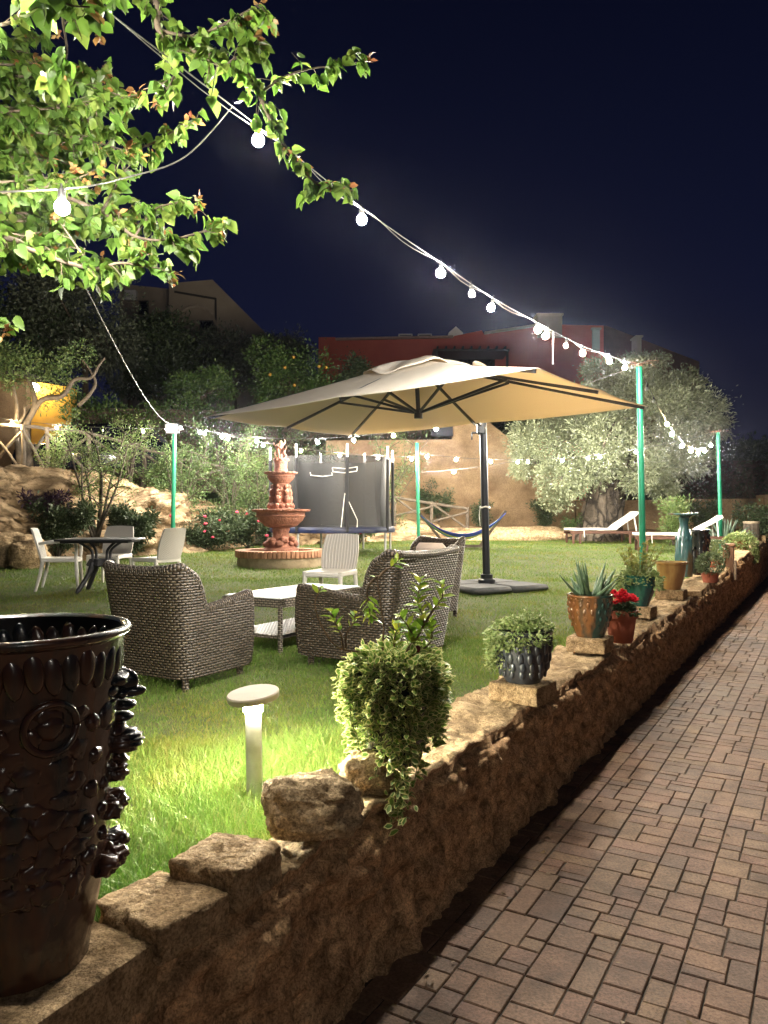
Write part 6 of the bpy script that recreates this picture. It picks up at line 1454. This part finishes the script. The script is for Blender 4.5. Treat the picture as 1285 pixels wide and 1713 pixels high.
# ------------------------------------------------------------------ small trees, shrubs, roses on the bank
M_twig = mat('twig_bark', (.085, .068, .05), (.05, .04, .03), 9, .9)
def sapling(name, label, cat, base, h, spreadx, n_br, n_lf, size, m_, stem=.03, asp=.35, group=None, lean=0.0, lo=.35, mt=None):
    base = np.array(base, float); t = thing(name, label, cat, base, 0, group); m = MB(); pos = []; d = []
    n_main = max(3, int(n_br * .45)); tw = []
    for k in range(n_main):
        a = RN.uniform(0, 2 * PI); q = RN.uniform(.25, .9); e = np.array((spreadx * math.cos(a) * q + lean, spreadx * .7 * math.sin(a) * q, h * RN.uniform(.62, 1.0)))
        mid = np.array((e[0] * RN.uniform(.2, .5) + RN.gauss(0, .1), e[1] * .35, e[2] * RN.uniform(.4, .6))); c = curve([np.array((RN.gauss(0, .03), RN.gauss(0, .03), -.1)), mid, e + NR.normal(0, .05, 3)], 8)
        m.tube(c, [stem * .8 * (1 - .85 * i / len(c)) + .003 for i in range(len(c))], 6); tw.append((c, .6))
        for _ in range(5):
            i = RN.randrange(int(len(c) * .3), len(c) - 1); L = h * RN.uniform(.12, .34); b_ = RN.uniform(0, 2 * PI)
            o = np.array((math.cos(b_) * .9, math.sin(b_) * .7, RN.uniform(-.1, .9))); e2 = c[i] + unit(o) * L
            c2 = curve([c[i], c[i] + unit(o) * L * .5 + (0, 0, RN.uniform(-.03, .06)), e2], 6); m.tube(c2, [stem * .32 * (1 - .8 * i_ / len(c2)) + .002 for i_ in range(len(c2))], 5); tw.append((c2, 1.0))
    W_ = np.array([w for _, w in tw]); W_ = W_ / W_.sum()
    for (c, _), w in zip(tw, W_):
        for _k in range(int(n_lf * 1.9 * w)):
            s = RN.random() ** .8; s = (lo + (1 - lo) * s) if _ < .9 else s
            i = min(len(c) - 2, int(s * (len(c) - 1))); off = NR.normal(0, .035 + .030 * h ** .5, 3)
            pos.append(c[i] + (c[i + 1] - c[i]) * RN.random() + off); d.append(off / .08 + unit(c[i + 1] - c[i]) * .8 + NR.normal(0, .5, 3))
    m.build('stems', mt or M_twig, t, smooth='all'); leaves('foliage', m_, np.array(pos), np.array(d), NR.uniform(.6, 1.3, len(pos)) * size, asp, T_DIA, t, jit=1, world=False)
    return t
def at(px, py, y): return P(px, py, y)
M_sp = leafmat('light_green_leaf', (.10, .17, .045), (.17, .25, .075), (.25, .30, .12), trans=.35)
G_ = None
sapling('young_tree', 'open branched young tree with pale new leaves in front of the rock bank, left', 'tree', at(160, 905, 15.4), 2.3, 1.15, 17, 1500, .055, M_sp, .04)
sapling('young_tree', 'upright sparse young tree with white blossom-like tips on the bank by the car', 'tree', at(215, 800, 17.5), 1.35, .6, 12, 700, .05, M_sp, .022)
sapling('shrub', 'leafy spreading shrub on the bank edge left of the floodlight pole', 'shrub', at(95, 800, 17.0), 1.0, .8, 14, 900, .055, M_sp, .02)
sapling('young_tree', 'bushy green young tree right behind the floodlight pole', 'tree', at(300, 890, 18.2), 2.2, .95, 22, 4200, .06, M_mid, .04, .4)
sapling('young_tree', 'slender young olive between the floodlight pole and the fountain', 'tree', at(393, 900, 18.6), 2.5, .62, 13, 2000, .07, M_mid, .035, .28)
sapling('young_tree', 'slender young olive just left of the fountain statue', 'tree', at(432, 905, 18.9), 2.6, .7, 14, 2200, .07, M_mid, .04, .28)
sapling('young_tree', 'leggy young tree with bare stems behind the trampoline', 'tree', at(640, 900, 22.6), 2.9, 1.3, 13, 900, .09, M_mid, .035, .3, lean=.5)
sapling('young_tree', 'thin branching tree behind the trampoline net, left half', 'tree', at(540, 890, 21.6), 2.9, 1.1, 12, 1500, .09, M_mid, .035, .3)
for i, (px, py, y, h, sp, n, lab) in enumerate(((95, 925, 14.8, .95, .9, 4000, 'dark low bush below the rock bank behind the left chair'), (215, 925, 15.6, .8, 1.0, 4000, 'dark low bush behind the dark garden table'), (340, 915, 17.6, .75, .9, 3000, 'dark bush with pink roses right of the floodlight pole'),
        (415, 910, 18.3, .8, .8, 3000, 'dark rose bush left of the fountain base'), (600, 905, 20.2, .75, 1.0, 2600, 'rose bush under the trampoline edge'), (735, 868, 24.0, 1.0, .9, 1600, 'dark leafy bush against the plaster wall left of the mast'), (810, 882, 23.9, .75, .75, 1200, 'low dark bush against the plaster wall behind the hammock end'),
        (910, 888, 24.0, .95, .45, 1100, 'small round dark bush against the plaster wall by the olive trunk'), (965, 898, 22.2, .55, .7, 900, 'green low plant at the foot of the olive trunk'))):
    s = sapling('shrub', lab, 'shrub', at(px, py, y), h, sp, 14, n, .075, M_dk if i not in (4, 8) else M_mid, .018, .5, lo=.2)
    if i in (2, 3, 4):
        m = MB()
        for k in range(9): v = np.array((RN.uniform(-1, 1) * sp * .7, RN.uniform(-.9, -.2) * sp * .6, RN.uniform(.25, .95) * h)); m.ico(v, RN.uniform(.028, .05), 2, (1, 1, .8), .3, 3, k)
        m.build('roses', mat('pink_rose', (.60, .06, .12), (.50, .04, .07), 9, .7), s)
# purple-leaved plant on the rock
sapling('purple_plant', 'dark purple-leaved plant draped on the rock bank ledge', 'shrub', at(75, 862, 14.9), .38, .75, 12, 700, .10, leafmat('purple_leaf', (.03, .012, .03), (.06, .025, .05), trans=.1), .012, .3)
# twisted trees by the ochre wall
def twisted(name, label, base, limbs, lf, n, size):
    base = np.array(base, float); t = thing(name, label, 'tree', base); m = MB(); q = []
    for pts, r0, r1 in limbs: m.tube(curve([P(*p) for p in pts], 7), [r0, r1], 8)
    m.build('trunk', mat('twisted_bark', (.10, .08, .06), (.06, .048, .035), 9, .9), t, world=True, smooth='all')
    q, d = crown_pts([(*P(px, py, y), rx, rx * .7, rz) for px, py, y, rx, rz in lf], n, 16, .2, .3); leaves('crown', M_mid, q, d, NR.uniform(.7, 1.3, len(q)) * size, .38, T_DIA, t, jit=1)
bs = P(48, 790, 18.2); bs[2] = 2.45
twisted('twisted_tree', 'crooked small tree with a forked trunk in front of the ochre wall', bs, [([(48, 792, 18.2), (44, 745, 18.2), (42, 712, 18.2), (58, 680, 18.2), (54, 650, 18.2), (44, 630, 18.2)], .14, .04), ([(54, 690, 18.2), (72, 668, 18.2), (105, 662, 18.1), (125, 635, 18.1), (152, 632, 18.1), (165, 612, 18.1), (176, 598, 18.1)], .075, .02), ([(132, 678, 18.2), (150, 660, 18.1), (160, 640, 18.1), (150, 618, 18.1), (136, 600, 18.1)], .05, .015)],
        [(20, 600, 18.3, .75, .5), (70, 615, 18.3, .7, .35), (30, 640, 18.1, .5, .25), (100, 640, 18.3, .5, .35), (75, 665, 18.4, .4, .35), (130, 590, 18.2, .5, .3), (115, 690, 18.5, .3, .2)], 2600, .085)
bs = P(30, 790, 17.9); bs[2] = 2.45
twisted('twisted_tree', 'pale slender crooked trunk before the tan end wall at the left edge', bs, [([(36, 790, 17.9), (30, 745, 17.9), (27, 715, 17.9), (28, 680, 17.9), (22, 645, 17.9)], .09, .03), ([(28, 712, 17.9), (40, 695, 17.9), (41, 680, 17.9)], .04, .02)], [(-15, 610, 18.0, .6, .4), (10, 590, 18.0, .4, .3)], 700, .085)
# plants at the end of the wall
M_agv = mat('agave_leaf', (.09, .14, .10), (.13, .18, .13), 9, .5)
for px, py, y, L, n, lab in ((1215, 892, 18.6, .85, 22, 'big grey agave by the far green pole'), (1160, 902, 17.2, .62, 18, 'spiky palm-like plant beside the white lounger back')):
    p = P(px, py, y); t = thing('agave', lab, 'plant', (p[0], y, LZ(y))); m = MB()
    for k in range(n):
        a = RN.uniform(0, 2 * PI); tl = RN.uniform(.15, 1.1); o = np.array((math.cos(a), math.sin(a), 0)); q = [o * math.sin(tl) * L * s + np.array((0, 0, math.cos(tl) * L * s - .1 * s * s)) for s in np.linspace(0, 1, 6)]
        m.tube(q, [.05, .06, .05, .035, .02, .003], 5)
    m.build('leaves', M_agv, t, smooth='all')
sapling('shrub', 'tall ornamental grass-like shrub behind the teal vase brim', 'shrub', at(1125, 905, 19.4), 1.0, .5, 16, 1200, .09, M_sp, .012, .25, lo=.2)
sapling('shrub', 'dark green shrub at the far corner behind the barrel planter', 'shrub', at(1262, 905, 20.5), 1.0, .9, 14, 1500, .08, M_dk, .02, .5, lo=.2)
sapling('shrub', 'dark shrub at the foot of the low tan wall, left of the far green pole', 'shrub', at(1180, 890, 23.0), .9, 1.0, 14, 1500, .08, M_dk, .02, .5, lo=.2)
# low rock by the hammock
m = MB(); 
for k, (px, py, y, lab, sc) in enumerate(((860, 893, 22.6, 'long low tan rock at the lawn edge behind the parasol mast', (1.9, .8, .32)), (680, 885, 23.2, 'tan rock bank end left of the slim back pole', (1.2, .8, .5)))):
    p = P(px, py, y); boulder(lab, (p[0], y, LZ(y) + .05), sc, .1 * k, 11 + k, sub=5, ns=1.2)
for k, (px, py, y, s_) in enumerate(((18, 925, 14.0, (.50, .4, .38)), (50, 932, 13.7, (.35, .35, .30)))):
    p = P(px, py, y); boulder(('big pale stone at the left edge below the rock bank', 'smaller pale stone beside it, nearer the white armchair')[k], (p[0], y, LZ(y) + s_[2] * .7), s_, .3 * k, 17 + k, sub=4)
# ------------------------------------------------------------------ thin haze added for the lens glow round the bulbs
def haze():
    m = bpy.data.materials.new('glow_haze'); m.use_nodes = True; nt = m.node_tree; nt.nodes.clear()
    o = nt.nodes.new('ShaderNodeOutputMaterial'); v = nt.nodes.new('ShaderNodeVolumePrincipled'); v.inputs['Density'].default_value = .0003; v.inputs['Color'].default_value = (.72, .76, 1.0, 1); v.inputs['Anisotropy'].default_value = .965
    nt.links.new(v.outputs[0], o.inputs['Volume'])
    b = MB(); b.box((0, 60, 14), (170, 140, 34)); tag(b.build('haze', m, smooth=False), 'thin haze added to give the bulbs a soft lens-like glow', 'haze', kind='stuff')
haze()

# ------------------------------------------------------------------ dry leaf litter on the path and wall
def litter():
    q = []
    for _ in range(230):
        s_ = .8 + 9 * RN.random() ** 1.4; t_ = 1.24 - abs(RN.gauss(0, .10)) if RN.random() < .55 else RN.uniform(-.5, 1.3); q.append(W(s_, t_, .006 + .004 * RN.random()))
    n = len(q); a = NR.uniform(0, 2 * PI, n); d = np.stack([np.cos(a), np.sin(a), NR.normal(0, .12, n)], 1)
    tag(leaves('leaf_litter', leafmat('dry_leaf', (.10, .06, .03), (.17, .11, .05), (.06, .045, .03), trans=.1), np.array(q), d, NR.uniform(.010, .034, n), .55, T_OVAL, None, jit=.25), 'small dry leaves and bits scattered over the pavers', 'leaf litter', kind='stuff')
litter()
